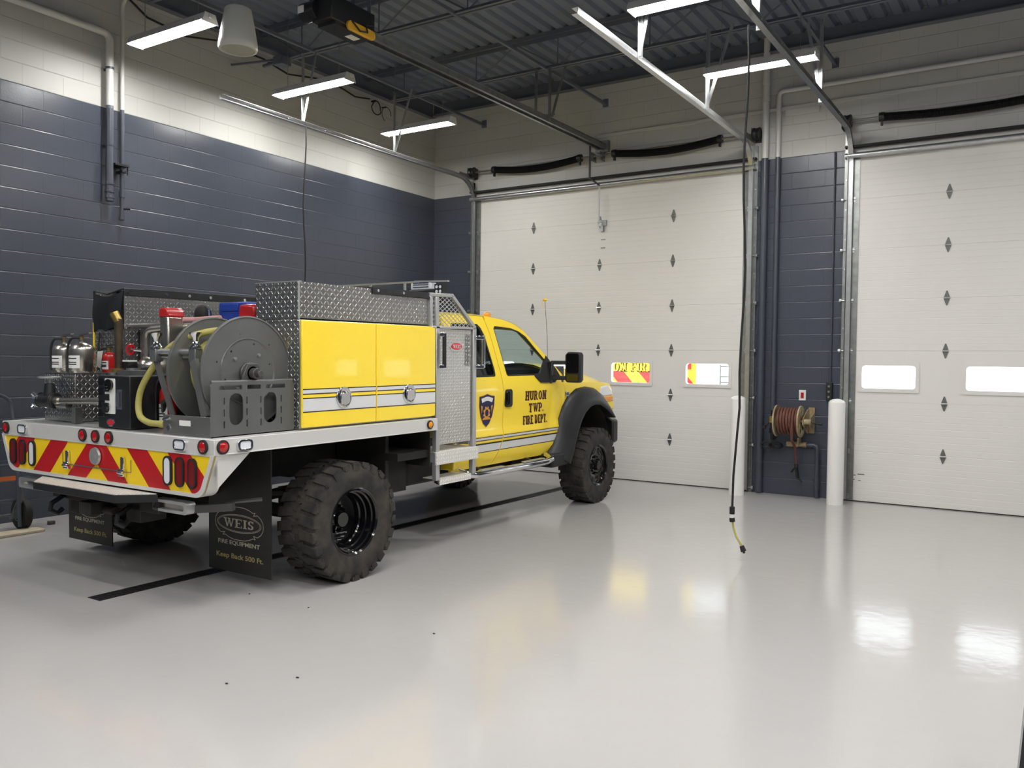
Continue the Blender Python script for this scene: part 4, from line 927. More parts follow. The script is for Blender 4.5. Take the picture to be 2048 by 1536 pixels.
for p in redp:
    for mir in (0, 1):
        q = [(2*.022-a, b) for a, b in p] if mir else p
        c = clip(q, inner)
        if len(c) > 2: m.add([(a, YR-.0015, b) for a, b in c], [tuple(range(len(c)))])
m.build('chevron_stripe', 'red_film', truck, recalc=False)
m = MB(); m.beam((-.36, YR-.004, .865), (.425, YR-.004, .865), .003, .004); m.beam((.425, YR-.004, .865), (.425, YR-.004, .95), .003, .003, up=(0, 1, 0)); m.beam((-.40, YR-.004, .865), (-.40, YR-.004, .95), .003, .003, up=(0, 1, 0)); m.beam((-.33, YR-.006, .866), (.34, YR-.006, .866), .006, .006); m.build('tailgate_seam', 'galv', truck)
for x in (-.324, .345):
    m = MB(); m.box(x-.018, x+.018, YR-.02, YR-.001, .875, .965); m.box(x-.03, x+.03, YR-.03, YR-.001, .835, .885); m.cyl((x-.03, YR-.03, .86), (x+.03, YR-.03, .86), .012, n=8); m.build('tailgate_latch', 'chrome', truck, bev=.004)
m = MB(); m.lathe([(.058, -.014), (.062, 0), (.045, .004), (.03, -.004), (.001, -.002)], (.022, YR-.008, .948), 'y', 28); m.box(.0, .045, YR-.024, YR-.008, .935, .96); m.build('tail_lock', 'alu', truck)
for x in (-1.176, -.132, .024, .185, 1.186):
    m = MB(); m.use('black_rubber'); m.lathe([(.044, .0), (.044, -.014), (.034, -.016), (.034, 0)], (x, YR-.004, 1.086), 'y', 24, closed=True); m.use('red_lens'); m.lathe([(.034, 0), (.034, -.014), (.02, -.022), (.001, -.024)], (x, YR-.004, 1.086), 'y', 20); m.build('marker_light', None, truck)
m = MB(); m.use('black_rubber'); m.lathe([(.044, .0), (.044, .014), (.034, .016), (.034, 0)], (B1, -1.184, 1.086), 'x', 24, closed=True); m.use('red_lens'); m.lathe([(.034, 0), (.034, .014), (.02, .022), (.001, .024)], (B1, -1.184, 1.086), 'x', 20); m.build('marker_light', None, truck)
m = MB(); m.use('black_rubber'); m.lathe([(.036, .0), (.036, .012), (.028, .014), (.028, 0)], (B1, .878, 1.088), 'x', 24, closed=True); m.use('amber_lens'); m.lathe([(.028, 0), (.028, .012), (.018, .018), (.001, .02)], (B1, .878, 1.088), 'x', 20); m.build('marker_light', None, truck)
for x in (-.93, .962):
    m = MB(); m.use('chrome'); m.prism(rrect(x-.062, x+.062, 1.05, 1.122, .025), 'y', YR-.022, YR-.002, [rrect(x-.045, x+.045, 1.062, 1.11, .016)]); m.use('clear_lens'); m.prism(rrect(x-.047, x+.047, 1.06, 1.112, .016), 'y', YR-.018, YR-.004); m.build('warning_light', None, truck, bev=.002)
m = MB(); m.use('chrome'); m.prism(rrect(-1.08, -.962, 1.05, 1.122, .025), 'x', B1+.001, B1+.022, [rrect(-1.062, -.98, 1.062, 1.11, .016)]); m.use('clear_lens'); m.prism(rrect(-1.064, -.978, 1.06, 1.112, .016), 'x', B1+.002, B1+.018); m.build('warning_light', None, truck, bev=.002)
for x, mat, r in ((-1.076, 'dark_red_lens', .12), (-.945, 'dark_red_lens', .06), (-.808, 'clear_lens', -.06), (.828, 'clear_lens', .06), (.950, 'dark_red_lens', -.03), (1.075, 'dark_red_lens', -.16)):
    m = MB(); m.M = Matrix.Translation((x, 0, .911)) @ Matrix.Rotation(0, 4, 'Y') @ Matrix.Translation((-x, 0, -.911))
    m.use('black_rubber'); m.prism(rrect(x-.042, x+.042, .815, 1.007, .042, 8), 'y', YR-.016, YR-.001, [rrect(x-.030, x+.030, .828, .994, .030, 8)]); m.use(mat); m.prism(rrect(x-.031, x+.031, .827, .995, .030, 8), 'y', YR-.014, YR-.002); m.build('tail_lamp', None, truck, bev=.003)
# diamond gussets behind the rear corners
for x0, x1 in ((B1-.022, B1-.010), (B0+.010, B0+.022)):
    m = MB(); m.prism([(-1.145, 1.035), (-.96, 1.035), (-1.21, .83), (-1.21, 1.035)], 'x', x0, x1); m.build('corner_gusset', 'silver_rail', truck)
# rear step, hitch, hooks, under lamps
m = MB(); m.prism([(-.70, -1.23), (-.49, -1.41), (.50, -1.41), (.70, -1.23)], 'z', .69, .742); st = m.build('rear_step', 'black_steel', truck, bev=.004)
m = MB(); m.prism([(-.69, -1.235), (-.485, -1.405), (.495, -1.405), (.69, -1.235)], 'z', .742, .748); m.build('step_tread', 'tread_bright', st)
m = MB(); m.box(-.62, .66, -1.20, -1.06, .60, .70); m.box(-.05, .09, -1.33, -1.1, .55, .64); m.box(-.42, -.30, -1.18, -1.1, .50, .66); m.box(.30, .46, -1.2, -1.0, .52, .66); m.cyl((-.15, -1.22, .58), (.20, -1.22, .58), .03, n=10); m.build('receiver_hitch', 'chassis', truck, bev=.005)
for x in (-.45, .36):
    m = MB(); m.tube([(x, -1.12, .64), (x, -1.22, .62), (x, -1.30, .58), (x, -1.31, .53), (x, -1.26, .50), (x, -1.22, .53)], .018, n=8); m.build('tow_hook', 'black_steel', truck)
for x, a in ((.79, 0), (-.90, 0)):
    m = MB(); m.use('alu'); m.prism(rrect(x-.20, x+.16, .625, .705, .02), 'y', -1.20, -1.13, [rrect(x-.17, x+.13, .645, .685, .015)]); m.use('steel_pol'); m.prism(rrect(x-.17, x+.13, .645, .685, .01), 'y', -1.175, -1.15); m.build('work_lamp', None, truck, bev=.005)
m = MB(); m.beam((.93, -1.12, .655), (1.16, -1.0, .675), .05, .05); m.beam((1.05, -.98, .69), (1.20, -.80, .70), .09, .012); m.build('flap_bracket', 'reel_dark', truck)
# mud flaps with lettering
def flap(x0, x1, z0, z1, zt, lettered_top=True):
    m = MB(); m.box(x0, x1, -.628, -.620, z0, z1); fl = m.build('mud_flap', 'flap_rubber', truck)
    w = x1-x0; c = (x0+x1)/2; fn = lambda u, v: (u, -.6295, v); H = zt
    g = MB()
    def ringp(rx, rz, th, cz):
        o = arc(c, cz, rx, 0, 360, 40, rz); i = arc(c, cz, rx-th, 0, 360, 40, rz-th)
        for k in range(40): g.add([fn(*p) for p in (o[k], o[k+1], i[k+1], i[k])], [(0, 1, 2, 3)])
    cz = H
    ringp(w*.355, .066, .0045, cz); ringp(w*.335, .058, .003, cz)
    cr = []
    Q = [(.0, 1.0), (.22, .985), (.42, .90), (.58, .76), (.68, .80), (.60, .60), (.76, .66), (.90, .48), (.985, .24), (1.0, 0)]
    for sx_, sz_, o_ in ((1, 1, 1), (1, -1, -1), (-1, -1, 1), (-1, 1, -1)):
        for a_, b_ in (Q if o_ > 0 else Q[::-1]): cr.append((c+sx_*a_*w*.385, cz+sz_*b_*.118))
    for k in range(len(cr)):
        p, q = Vector(cr[k]), Vector(cr[(k+1) % len(cr)]); d = (q-p)
        if d.length < 1e-5: continue
        n_ = Vector((-d.y, d.x)).normalized()*.0024; g.add([fn(*v) for v in (p+n_, q+n_, q-n_, p-n_)], [(0, 1, 2, 3)])
    P, wd = serif('WEIS'); lettering(g, P, wd, c-w*.25, c+w*.25, cz-.03, cz+.032, fn); g.build('flap_emblem', 'grey_ink', fl, recalc=False)
    g = MB(); sans(g, 'FIRE EQUIPMENT', c-w*.34, c+w*.33, cz-.163, cz-.127, fn); g.build('flap_lettering', 'grey_ink', fl, recalc=False)
    g = MB(); sans(g, 'Keep Back 500 Ft.', c-w*.37, c+w*.38, cz-.268, cz-.220, fn); g.build('flap_lettering', 'gold_ink', fl, recalc=False)
flap(.425, 1.088, .10, 1.02, .455); flap(-1.42+.16, -.64, .085, 1.02, .42) if False else flap(-1.42, -.79, .09, .90, .415)
# ---- right-hand body box
m = MB(); m.box(.72, 1.222, -.487, 1.0, 1.14, 1.905); m.build('body_box', 'tread_plate', truck, bev=.004)
for y0, y1, ly in ((-.487, .265, -.088), (.273, 1.0, .655)):
    m = MB(); m.box(1.224, 1.25, y0, y1, 1.152, 1.900); dr = m.build('locker_door', 'yellow_paint', truck, bev=.008, seg=3)
    F = lambda u, v: (1.2508, u, v)
    for z0, z1 in ((1.389, 1.418), (1.265, 1.355)):
        m = MB(); m.flat([(y0+.004, z0), (y1-.004, z0), (y1-.004, z1), (y0+.004, z1)], F); m.build('reflective_stripe', 'white_film', dr, recalc=False)
    m = MB()
    for z in (1.420, 1.387, 1.357, 1.262): m.flat([(y0+.003, z-.0035), (y1-.003, z-.0035), (y1-.003, z+.0035), (y0+.003, z+.0035)], lambda u, v: (1.2514, u, v))
    m.build('stripe_edge', 'black_film', dr, recalc=False)
    m = MB(); m.lathe([(.078, 0), (.078, .006), (.070, .009), (.062, .003), (.001, -.0)], (1.252, ly, 1.352), 'x', 36)
    m.prism([(ly-.048, 1.335), (ly-.04, 1.31), (ly, 1.292), (ly+.04, 1.31), (ly+.048, 1.335), (ly+.045, 1.385), (ly-.045, 1.385)], 'x', 1.254, 1.274); m.build('door_latch', 'chrome', dr, bev=.005)
# upper hose tray
m = MB(); x0, x1, y0, y1, z0, z1 = .778, 1.218, -.487, .965, 1.908, 2.166
m.box(x0, x1, y0, y0+.006, z0, z1); m.box(x1-.006, x1, y0, y1, z0, z1); m.box(x0, x0+.006, y0, y1, z0, z1); m.box(x0, x1, y1-.006, y1, z0, z1); m.box(x0, x1, y0, y1, z0, z0+.006); m.build('hose_tray', 'tread_plate', truck)
m = MB(); m.box(x0-.004, x1+.004, y0-.004, y0+.022, z1, z1+.005); m.beam((x1, y0-.002, z0), (x1, y0-.002, z1), .006, .012, up=(0, 1, 0)); m.build('tray_edge', 'alu', truck)
m = MB(); m.box(x0+.01, x1-.01, y0+.25, y1-.02, z1-.10, z1-.02); m.build('packed_hose', 'hose_yellow', truck)
m = MB(); pts = []
n = 16
secs = []
for i in range(n+1):
    y = .25+.72*i/n; b = .003+.006*abs(sin(i*1.35)); secs.append([(x1+.002, y, z1+.012), (x1+.010+b, y, z1+.010), (x1+.012+b, y, z1-.035-.006*sin(i*.9)), (x1+.002, y, z1-.04), ])
m.loft(secs, closed=True, cap=True); m.box(x0, x1+.008, .26, y1, z1+.003, z1+.014); vs_ = m.build('tray_cover', 'vinyl', truck)
for y in (.30, .60, .93):
    m = MB(); m.cyl((x1+.012, y, z1-.012), (x1+.024, y, z1-.012), .011, n=10); m.build('snap', 'chrome', vs_)
# ---- left-hand body box
m = MB(); m.box(-1.25, -.82, -.48, 1.0, 1.14, 1.86); m.build('body_box', 'tread_plate', truck)
m = MB(); m.box(-1.272, -1.252, -.485, 1.0, 1.15, 1.92); m.build('locker_door', 'yellow_paint', truck)
m = MB()
for a, b in ((-1.235, -1.228), (-.826, -.818)): m.box(a, b, -.487, 1.0, 1.86, 2.19)
m.box(-1.235, -.82, .99, 1.0, 1.86, 2.19); m.box(-.826, -.812, -.487, 1.0, 1.90, 1.905); m.build('hose_tray', 'tread_plate', truck)
m = MB(); m.box(-.818, -.806, -.49, 1.0, 2.135, 2.195); m.box(-1.24, -.806, -.3, 1.0, 2.19, 2.20); cv = m.build('tray_cover', 'vinyl', truck, bev=.003)
for y in (-.45, -.10, .12, .34, .72):
    m = MB(); m.cyl((-.806, y, 2.165), (-.793, y, 2.165), .014, n=10); m.build('snap', 'chrome', cv)
m = MB(); secs = []      # slack vinyl end flap
for j in range(9):
    v = j/8; row = []
    for i in range(15):
        u = i/14; zt = 2.175-.045*sin(pi*u)*(1-v)-.012*(u < .1); zb = 1.83+.06*u
        row.append((-1.235+.415*u, -.49-.02*sin(pi*u)*(1-v)-.018*sin(6*u+4*v)*v-.012*sin(pi*v), zt+(zb-zt)*v))
    secs.append(row)
m.loft(secs); m.loft([[(a, b+.004, c) for a, b, c in q] for q in secs]); m.build('vinyl_end_flap', 'vinyl', truck, recalc=False, sharp=1.5)
m = MB(); m.tube([(-1.236, -.492, 1.84), (-1.236, -.492, 2.185), (-1.03, -.5, 2.15), (-.818, -.492, 2.19)], .007, n=6); m.tube([(-1.15, -.495, 1.83), (-1.17, -.50, 1.68)], .008, n=5); m.tube([(-.93, -.495, 1.86), (-.92, -.50, 1.56)], .006, n=5); m.build('flap_strap', 'black_rubber', truck)
# water tank between the boxes
m = MB(); m.box(-.80, .70, -.36, .98, 1.14, 1.88); m.build('water_tank', 'tank_alu', truck, bev=.01)
m = MB(); m.box(-.80, .70, .98, 1.0, 1.14, 2.12); m.build('tank_bulkhead', 'tread_plate', truck)
m = MB(); m.cyl((-.81, -.44, 1.885), (.72, -.44, 1.885), .022, n=10); m.build('tank_rail', 'steel_pol', truck)
# ---- crew stand between box and cab
xs = 1.25
m = MB()
m.box(xs-.045, xs, 1.012, 1.062, .60, 1.905); m.box(xs-.045, xs, 1.545, 1.595, .60, 1.905); m.beam((xs-.02, 1.025, 1.9), (xs-.02, 1.025, 2.15), .04, .04, up=(0, 1, 0))
m.beam((xs-.02, .93, 2.165), (xs-.02, 1.245, 2.175), .04, .03); m.beam((xs-.02, 1.235, 2.178), (xs-.02, 1.585, 1.905), .04, .03); m.beam((xs-.02, .955, 1.9), (xs-.02, .955, 2.165), .03, .03, up=(0, 1, 0))
m.beam((xs-.02, .96, 1.895), (xs-.02, 1.59, 1.902), .04, .022); m.box(xs-.05, xs-.005, 1.09, 1.53, .565, .60)
m.box(.9, xs, 1.00, 1.05, .755, .845); m.box(xs-.6, xs-.045, 1.545, 1.58, .86, .90)
m.build('stand_frame', 'alu', truck, bev=.004)
m = MB(); m.box(xs-.030, xs-.018, 1.075, 1.53, .90, 1.885); gd = m.build('stand_gate', 'tread_fine', truck, bev=.002)
m = MB(); m.box(.74, xs+.004, 1.0, 1.60, .835, .845); m.box(xs-.004, xs+.012, 1.0, 1.612, .735, .835); m.build('stand_floor', 'tread_bright', truck)
m = MB(); m.box(xs-.18, xs+.006, 1.06, 1.50, .605, .612); m.box(xs-.002, xs+.008, 1.055, 1.505, .56, .612); m.build('lower_step', 'tread_bright', truck)
mesh_out = [(.965, 1.905), (1.575, 1.905), (1.235, 2.165), (.965, 2.158)]
m = MB(); m.prism([(.935, 1.90), (1.03, 1.90), (1.03, 2.16), (.935, 2.155)], 'x', xs-.03, xs-.024) if False else None
def expanded(mb, outline, fn, p=.045, q=.028, w=.0065):
    us = [a for a, b in outline]; vs = [b for a, b in outline]; u0, u1, v0, v1 = min(us), max(us), min(vs), max(vs); k = q/p
    for sgn in (1, -1):
        c = (v0-k*u1 if sgn > 0 else v0+k*u0)
        lo, hi = (v0-k*u1, v1-k*u0) if sgn > 0 else (v0+k*u0, v1+k*u1)
        c = lo
        while c < hi:
            a = [(u0, sgn*k*u0+c-w/2), (u1, sgn*k*u1+c-w/2), (u1, sgn*k*u1+c+w/2), (u0, sgn*k*u0+c+w/2)]
            r = clip(a, outline)
            if len(r) > 2: mb.prism(r, 'x', 0, .003, fn=fn)
            c += q*1.35
m = MB(); expanded(m, mesh_out, lambda u, v, w: (xs-.02+w, u, v)); m.build('expanded_mesh', 'alu', truck, recalc=False)
for y, zt, zb in ((1.075, 1.845, 1.555), (1.652, 1.83, 1.55)):
    m = MB(); m.cyl((xs+.035, y, zb), (xs+.035, y, zt), .017, n=12); hr = m.build('grab_rail', 'black_rubber' if y < 1.2 else 'chrome', truck)
    m = MB()
    for z in (zt-.01, zb+.01): m.beam((xs+.035, y, z), (xs-.0, y-(.03 if y < 1.2 else .08), z), .035, .035)
    m.build('rail_mount', 'chrome', hr, bev=.005)
m = MB(); fn = lambda k, x: [(1.31+k*.078*cos(a)*(1+.16*(i % 4 == 0)), 1.738+k*.036*sin(a)) for i, a in enumerate([2*pi*i/32 for i in range(32)])]
m.prism(fn(1.2, 0), 'x', xs-.02, xs-.012); bg = m.build('badge', 'chrome', truck)
m = MB(); m.prism([(1.31+.074*cos(a), 1.738+.030*sin(a)) for a in [2*pi*i/28 for i in range(28)]], 'x', xs-.012, xs-.008); m.build('badge_field', 'red_badge', bg)
m = MB(); P, wd = serif('WEIS'); lettering(m, P, wd, 1.255, 1.368, 1.722, 1.754, lambda u, v: (xs-.0072, u, v)); m.build('badge_lettering', 'label_white', bg, recalc=False)
for ys in (1.455, 1.495):
    m = MB()
    for k in range(15):
        z = 1.84-.018*k-.005; a = (k % 2)
        m.tube([(xs-.012+.006*cos(b)*(a)+.0, ys+.009*cos(b)*(1-a*.3), z+.013*sin(b)) for b in [2*pi*i/10 for i in range(10)]], .0032, n=5, closed=True)
    m.build('safety_chain', 'galv', truck)
# headache rack and light bar over the cab
m = MB(); Yk = 1.40
m.beam((-.84, Yk, 2.325), (.74, Yk, 2.325), .022, .014)
for x in (-.82, -.35, .16, .58): m.beam((x, Yk, 2.10), (x, Yk, 2.325), .02, .016, up=(0, 1, 0))
m.beam((-.82, Yk, 1.4), (-.82, Yk, 2.33), .04, .04, up=(0, 1, 0)); m.beam((.86, Yk, 1.4), (.86, Yk, 2.2), .04, .04, up=(0, 1, 0)); m.beam((.70, Yk, 2.33), (1.08, Yk, 2.318), .03, .012); m.build('headache_rack', 'alu', truck)
m = MB(); m.prism([(-.6, 2.10), (.9, 2.10), (.9, 1.15), (-.6, 1.15)], 'y', Yk, Yk+.005, []); m.build('rack_screen', 'alu', truck)
m = MB(); m.use('clear_lens'); m.box(.66, .90, Yk-.015, Yk+.06, 2.25, 2.315); m.use('black_steel'); m.box(.64, .93, Yk-.02, Yk+.06, 2.215, 2.25); lb = m.build('light_bar', None, truck, bev=.010)
m = MB()
for z in (2.275, 2.295, 2.31): m.box(.69, .87, Yk-.02, Yk-.014, z-.005, z+.004)
m.build('light_reflector', 'chrome', lb)
m = MB(); m.use('black_steel'); m.box(.945, 1.035, Yk-.03, Yk+.05, 2.20, 2.295); m.cyl((.99, Yk, 2.15), (.99, Yk, 2.21), .012, n=8); m.use('clear_lens')
for x in (.970, 1.010):
    for z in (2.228, 2.268): m.cyl((x, Yk-.032, z), (x, Yk-.028, z), .014, n=12)
m.build('spot_lamp', None, truck, bev=.006)
m = MB(); m.box(.6, 1.05, Yk-.02, Yk+.02, 2.13, 2.165); m.build('lamp_shelf', 'black_steel', truck)

# ================================================================== EQUIPMENT ON THE DECK
DZ = 1.135
# live-line hose reel
t = tthing('booster_reel', 'large grey steel hose reel bolted at the right rear of the flatbed', 'hose reel', (.97, -.83, DZ))
YC, ZC, RD = -.835, 1.545, .366
for x, nm in ((.765, 0), (1.105, 1)):
    m = MB(); holes = []
    if nm:
        for k in range(12):
            a = radians(30*k+15); r = .255 if k % 2 else .19; holes.append([(YC+r*cos(a)+.0075*cos(b), ZC+r*sin(a)+.0075*sin(b)) for b in [2*pi*i/8 for i in range(8)]])
    m.prism([(YC+RD*cos(2*pi*i/72), ZC+RD*sin(2*pi*i/72)) for i in range(72)], 'x', x-.003, x+.003, holes)
    m.lathe([(RD-.006, -.009), (RD+.003, -.007), (RD+.004, .007), (RD-.006, .009)], (x, YC, ZC), 'x', 72, closed=True)
    m.lathe([(.225, .003), (.221, .010), (.213, .003)], (x, YC, ZC), 'x', 56, closed=True) if nm else None
    m.build('reel_disc', 'reel_grey', t, sharp=.5)
m = MB(); m.cyl((.77, YC, ZC), (1.10, YC, ZC), .13, n=32); m.build('drum', 'reel_dark', t)
m = MB()
for k in range(4):
    a = radians(90*k+52); m.cyl((1.106, YC+.14*cos(a), ZC+.14*sin(a)), (1.122, YC+.14*cos(a), ZC+.14*sin(a)), .012, n=6)
m.build('bolt', 'galv_bright', t)
m = MB(); m.lathe([(.075, .0), (.075, .02), (.05, .03), (.05, .05), (.001, .05)], (1.108, YC, ZC-.01), 'x', 24); m.cyl((1.15, YC, ZC-.01), (1.20, YC, ZC-.01), .036, n=16); m.cyl((1.20, YC, ZC-.01), (1.235, YC, ZC-.01), .022, n=12); m.prism([(YC-.085, ZC-.06), (YC-.085, ZC-.03), (YC-.045, ZC+.055), (YC+.045, ZC+.055), (YC+.085, ZC-.03), (YC+.085, ZC-.06)], 'x', 1.142, 1.158); m.build('bearing', 'reel_dark', t, bev=.003)
for (R_, nn, rr_) in ((.150, 9, .017), (.182, 9, .017), (.214, 6, .017)):
    m = MB(); m.tube([(.80+.27*i/(nn*24)*(9/nn if nn < 9 else 1)*(.62 if nn < 9 else 1), YC+R_*cos(2*pi*i/24), ZC+R_*sin(2*pi*i/24)) for i in range(nn*24+1)], rr_, n=7); m.build('hose_layer', 'hose_yellow', t)
# big side plate with oval windows and slots
def slot(u0, u1, v0, v1): return [(u0, v0), (u1, v0), (u1, v1), (u0, v1)]
holes = [rrect(-1.045, -.935, 1.205, 1.41, .052, 8), rrect(-.765, -.655, 1.205, 1.41, .052, 8), slot(-1.12, -.945, 1.435, 1.462), slot(-.90, -.79, 1.435, 1.462), slot(-.745, -.58, 1.435, 1.462)]
for u in (-1.085, -.905, -.79, -.615):
    for k in range(3): holes.append(slot(u-.005, u+.005, 1.19+k*.075, 1.235+k*.075))
m = MB(); m.prism([(-1.185, DZ), (-.50, DZ), (-.50, 1.46), (-.525, 1.488), (-1.165, 1.488), (-1.185, 1.46)], 'x', 1.172, 1.180, holes); m.tube([(1.170, -1.178, 1.485), (1.170, -.51, 1.485)], .011, n=8); m.box(1.10, 1.18, -1.185, -.50, DZ, DZ+.006); m.build('side_plate', 'reel_grey', t)
m = MB(); m.box(.70, .708, -1.0, -.6, DZ, 1.46); m.build('inner_plate', 'reel_dark', t)
m = MB(); m.box(.70, 1.18, -1.190, -1.182, DZ, 1.265); m.box(.70, 1.18, -1.182, -.5, DZ, 1.141); fp = m.build('front_plate', 'reel_grey', t, bev=.002)
m = MB(); m.box(.875, .985, -1.1935, -1.190, 1.20, 1.235); m.build('maker_plate', 'label_white', fp)
m = MB(); m.cyl((.76, -1.19, 1.235), (.76, -1.215, 1.235), .010, n=8); m.beam((.735, -1.215, 1.235), (.795, -1.215, 1.25), .01, .012); m.beam((.75, -1.192, 1.17), (.775, -1.192, 1.19), .006, .03); m.build('lever', 'chrome', fp)
# post with rollers guiding the hose
m = MB(); m.beam((1.10, -1.16, 1.26), (.93, -1.12, 1.62), .06, .03, up=(0, 1, 0)); m.box(.42, 1.06, -1.12, -1.06, 1.655, 1.672) if False else None
m.build('guide_arm', 'reel_grey', t)
GY = -1.10
m = MB(); m.cyl((.53, GY, 1.675), (.90, GY, 1.675), .020, n=14); m.cyl((.53, GY+.02, 1.64), (.90, GY+.02, 1.64), .010, n=10); m.build('roller', 'galv_bright', t)
for x in (.50, .915): m = MB(); m.box(x-.03, x+.04, GY-.03, GY+.03, 1.61, 1.695); m.build('roller_mount', 'galv', t, bev=.004)
for x in (.505, .92):
    m = MB(); m.lathe([(.001, .0), (.044, .0), (.044, .012), (.030, .022), (.018, .045), (.022, .07), (.038, .09), (.040, .105), (.001, .105)], (x, GY, 1.697), 'z', 20); m.build('guide_spool', 'chrome', t)
m = MB(); m.beam((.68, -1.10, 1.25), (.50, GY, 1.62), .05, .010, up=(0, 1, 0)); m.build('guide_post', 'reel_grey', t)
# loop of yellow booster hose leaving the reel
def smooth(P, k=6):
    P = [Vector(p) for p in P]; out = []
    for i in range(len(P)-1):
        p0, p1, p2, p3 = P[max(i-1, 0)], P[i], P[i+1], P[min(i+2, len(P)-1)]
        for j in range(k):
            t_ = j/k; out.append(.5*((2*p1)+(-p0+p2)*t_+(2*p0-5*p1+4*p2-p3)*t_*t_+(-p0+3*p1-3*p2+p3)*t_**3))
    return out+[P[-1]]
m = MB(); m.tube(smooth([(.93, -.80, 1.80), (.90, -.90, 1.82), (.82, -1.0, 1.795), (.70, -1.04, 1.755), (.57, -1.06, 1.69), (.44, -1.08, 1.57), (.345, -1.10, 1.44), (.315, -1.11, 1.33), (.345, -1.12, 1.235), (.45, -1.13, 1.197), (.58, -1.15, 1.195), (.70, -1.17, 1.20)]), .0215, n=12); m.cyl((.64, -1.166, 1.197), (.70, -1.17, 1.20), .026, n=12); m.build('booster_hose', 'hose_yellow', t)
# pump control cabinet
t = tthing('pump_cabinet', 'black pump control cabinet with white gauge panel on the flatbed', 'control cabinet', (.02, -.93, DZ))
m = MB(); m.box(-.135, .245, -1.13, -.72, DZ, 1.505); cb = m.build('cabinet', 'black_steel', t, bev=.006)
m.M = None
m = MB(); m.prism(rrect(-.045, .075, 1.235, 1.485, .008), 'y', -1.134, -1.13); pnl = m.build('gauge_panel', 'label_white', cb)
m = MB(); m.lathe([(.038, 0), (.042, -.02), (.034, -.022), (.033, -.012), (.001, -.012)], (.02, -1.134, 1.44), 'y', 24); m.build('gauge', 'gloss_black', pnl)
m = MB(); m.box(-.04, .01, -1.14, -1.134, 1.33, 1.375); m.cyl((-.03, -1.134, 1.40), (-.03, -1.15, 1.40), .010, n=8); m.cyl((0.0, -1.134, 1.40), (0.0, -1.15, 1.40), .010, n=8); m.cyl((-.02, -1.134, 1.27), (-.02, -1.16, 1.27), .028, n=14); m.beam((-.055, -1.15, 1.305), (.02, -1.15, 1.305), .01, .018); m.build('switch', 'plastic_black', pnl)
for z in (1.46, 1.39, 1.30, 1.24):
    m = MB(); m.box(-.125, -.055, -1.135, -1.13, z-.028, z+.028); m.build('access_plate', 'gloss_black', cb, bev=.002)
m = MB(); m.prism(rrect(.10, .16, 1.27, 1.41, .008), 'y', -1.136, -1.13); m.cyl((.13, -1.14, 1.29), (.13, -1.14, 1.39), .018, n=10); m.build('sight_gauge', 'chrome', cb)
m = MB(); m.prism([(.02+.05*cos(a)*(1+.12*(i % 3 == 0)), 1.175+.028*sin(a)) for i, a in enumerate([2*pi*i/24 for i in range(24)])], 'y', -1.133, -1.13); m.build('badge', 'chrome', cb); m = MB(); m.prism([(.02+.04*cos(a), 1.175+.019*sin(a)) for a in [2*pi*i/24 for i in range(24)]], 'y', -1.135, -1.133); m.build('badge_field', 'red_badge', cb)
m = MB(); m.box(-.08, .14, -1.02, -.90, 1.505, 1.54); m.cyl((.02, -.96, 1.54), (.02, -.96, 1.555), .045, n=16); m.cyl((-.09, -1.05, 1.505), (-.09, -1.05, 1.525), .028, n=16); m.build('top_fitting', 'galv', cb)
# engine-driven pump with stack and pipes
t = tthing('pump_engine', 'engine-driven pump with brown exhaust stack behind the black cabinet', 'pump', (-.05, -.6, DZ))
m = MB(); m.box(-.50, .24, -.70, -.38, DZ, 1.50); m.box(.22, .62, -.62, -.40, DZ, 1.60); m.build('engine_block', 'chassis', t, bev=.02)
m = MB(); m.tube([(-.275, -.88, 1.52), (-.275, -.88, 1.92)], .031, n=14); m.build('exhaust_stack', 'rust_pipe', t)
m = MB(); m.use('brass'); m.cyl((-.275, -.88, 1.90), (-.30, -.90, 1.965), .032, .034, n=14); m.lathe([(.03, 0), (.055, 0), (.055, .03), (.03, .03)], (-.275, -.88, 1.52), 'z', 16, closed=True); m.build('stack_tip', None, t)
m = MB(); m.box(.035, .135, -.75, -.62, 1.30, 1.935); m.build('intake_column', 'steel_pol', t, bev=.01)
m = MB(); m.prism([(.028, 1.93), (.034, 1.985), (.045, 2.0), (.125, 2.0), (.136, 1.985), (.142, 1.93)], 'y', -.757, -.612); m.build('intake_cap', 'tank_red', t, bev=.012)
m = MB(); m.sphere((-.06, -.78, 1.57), .085, 18, 12, (1, .9, .8)); m.build('pump_volute', 'steel_pol', t)
m = MB(); m.tube(elbowpath([(-.13, -.75, 1.50), (-.13, -.75, 1.84), (.03, -.72, 1.85)], .07), .026, n=14); m.cyl((-.13, -.75, 1.66), (-.13, -.75, 1.70), .036, n=14); m.cyl((-.13, -.75, 1.60), (-.13, -.75, 1.63), .034, n=8); m.build('plumbing', 'steel_pol', t); m = MB(); m.cyl((.13, -.6, 1.86), (.34, -.55, 1.87), .03, n=12); m.build('pipe_stub', 'steel_pol', t)
m = MB(); m.cyl((-.13, -.75, 1.68), (-.24, -.80, 1.69), .011, n=8); m.build('valve_stem', 'chrome', t)
m = MB(); m.tube([(-.25-.0, -.80+.033*cos(a), 1.69+.036*sin(a)) for a in [2*pi*i/12 for i in range(12)]], .009, n=6, closed=True); m.beam((-.25, -.80, 1.66), (-.25, -.80, 1.72), .012, .012, up=(0, 1, 0)); m.build('valve_wheel', 'red_plastic', t)
m = MB(); m.box(-.27, -.17, -.87, -.80, 1.525, 1.60); m.build('relay_box', 'black_steel', t); m = MB(); m.box(-.27, -.17, -.872, -.80, 1.60, 1.612); m.build('relay_lid', 'label_white', t)
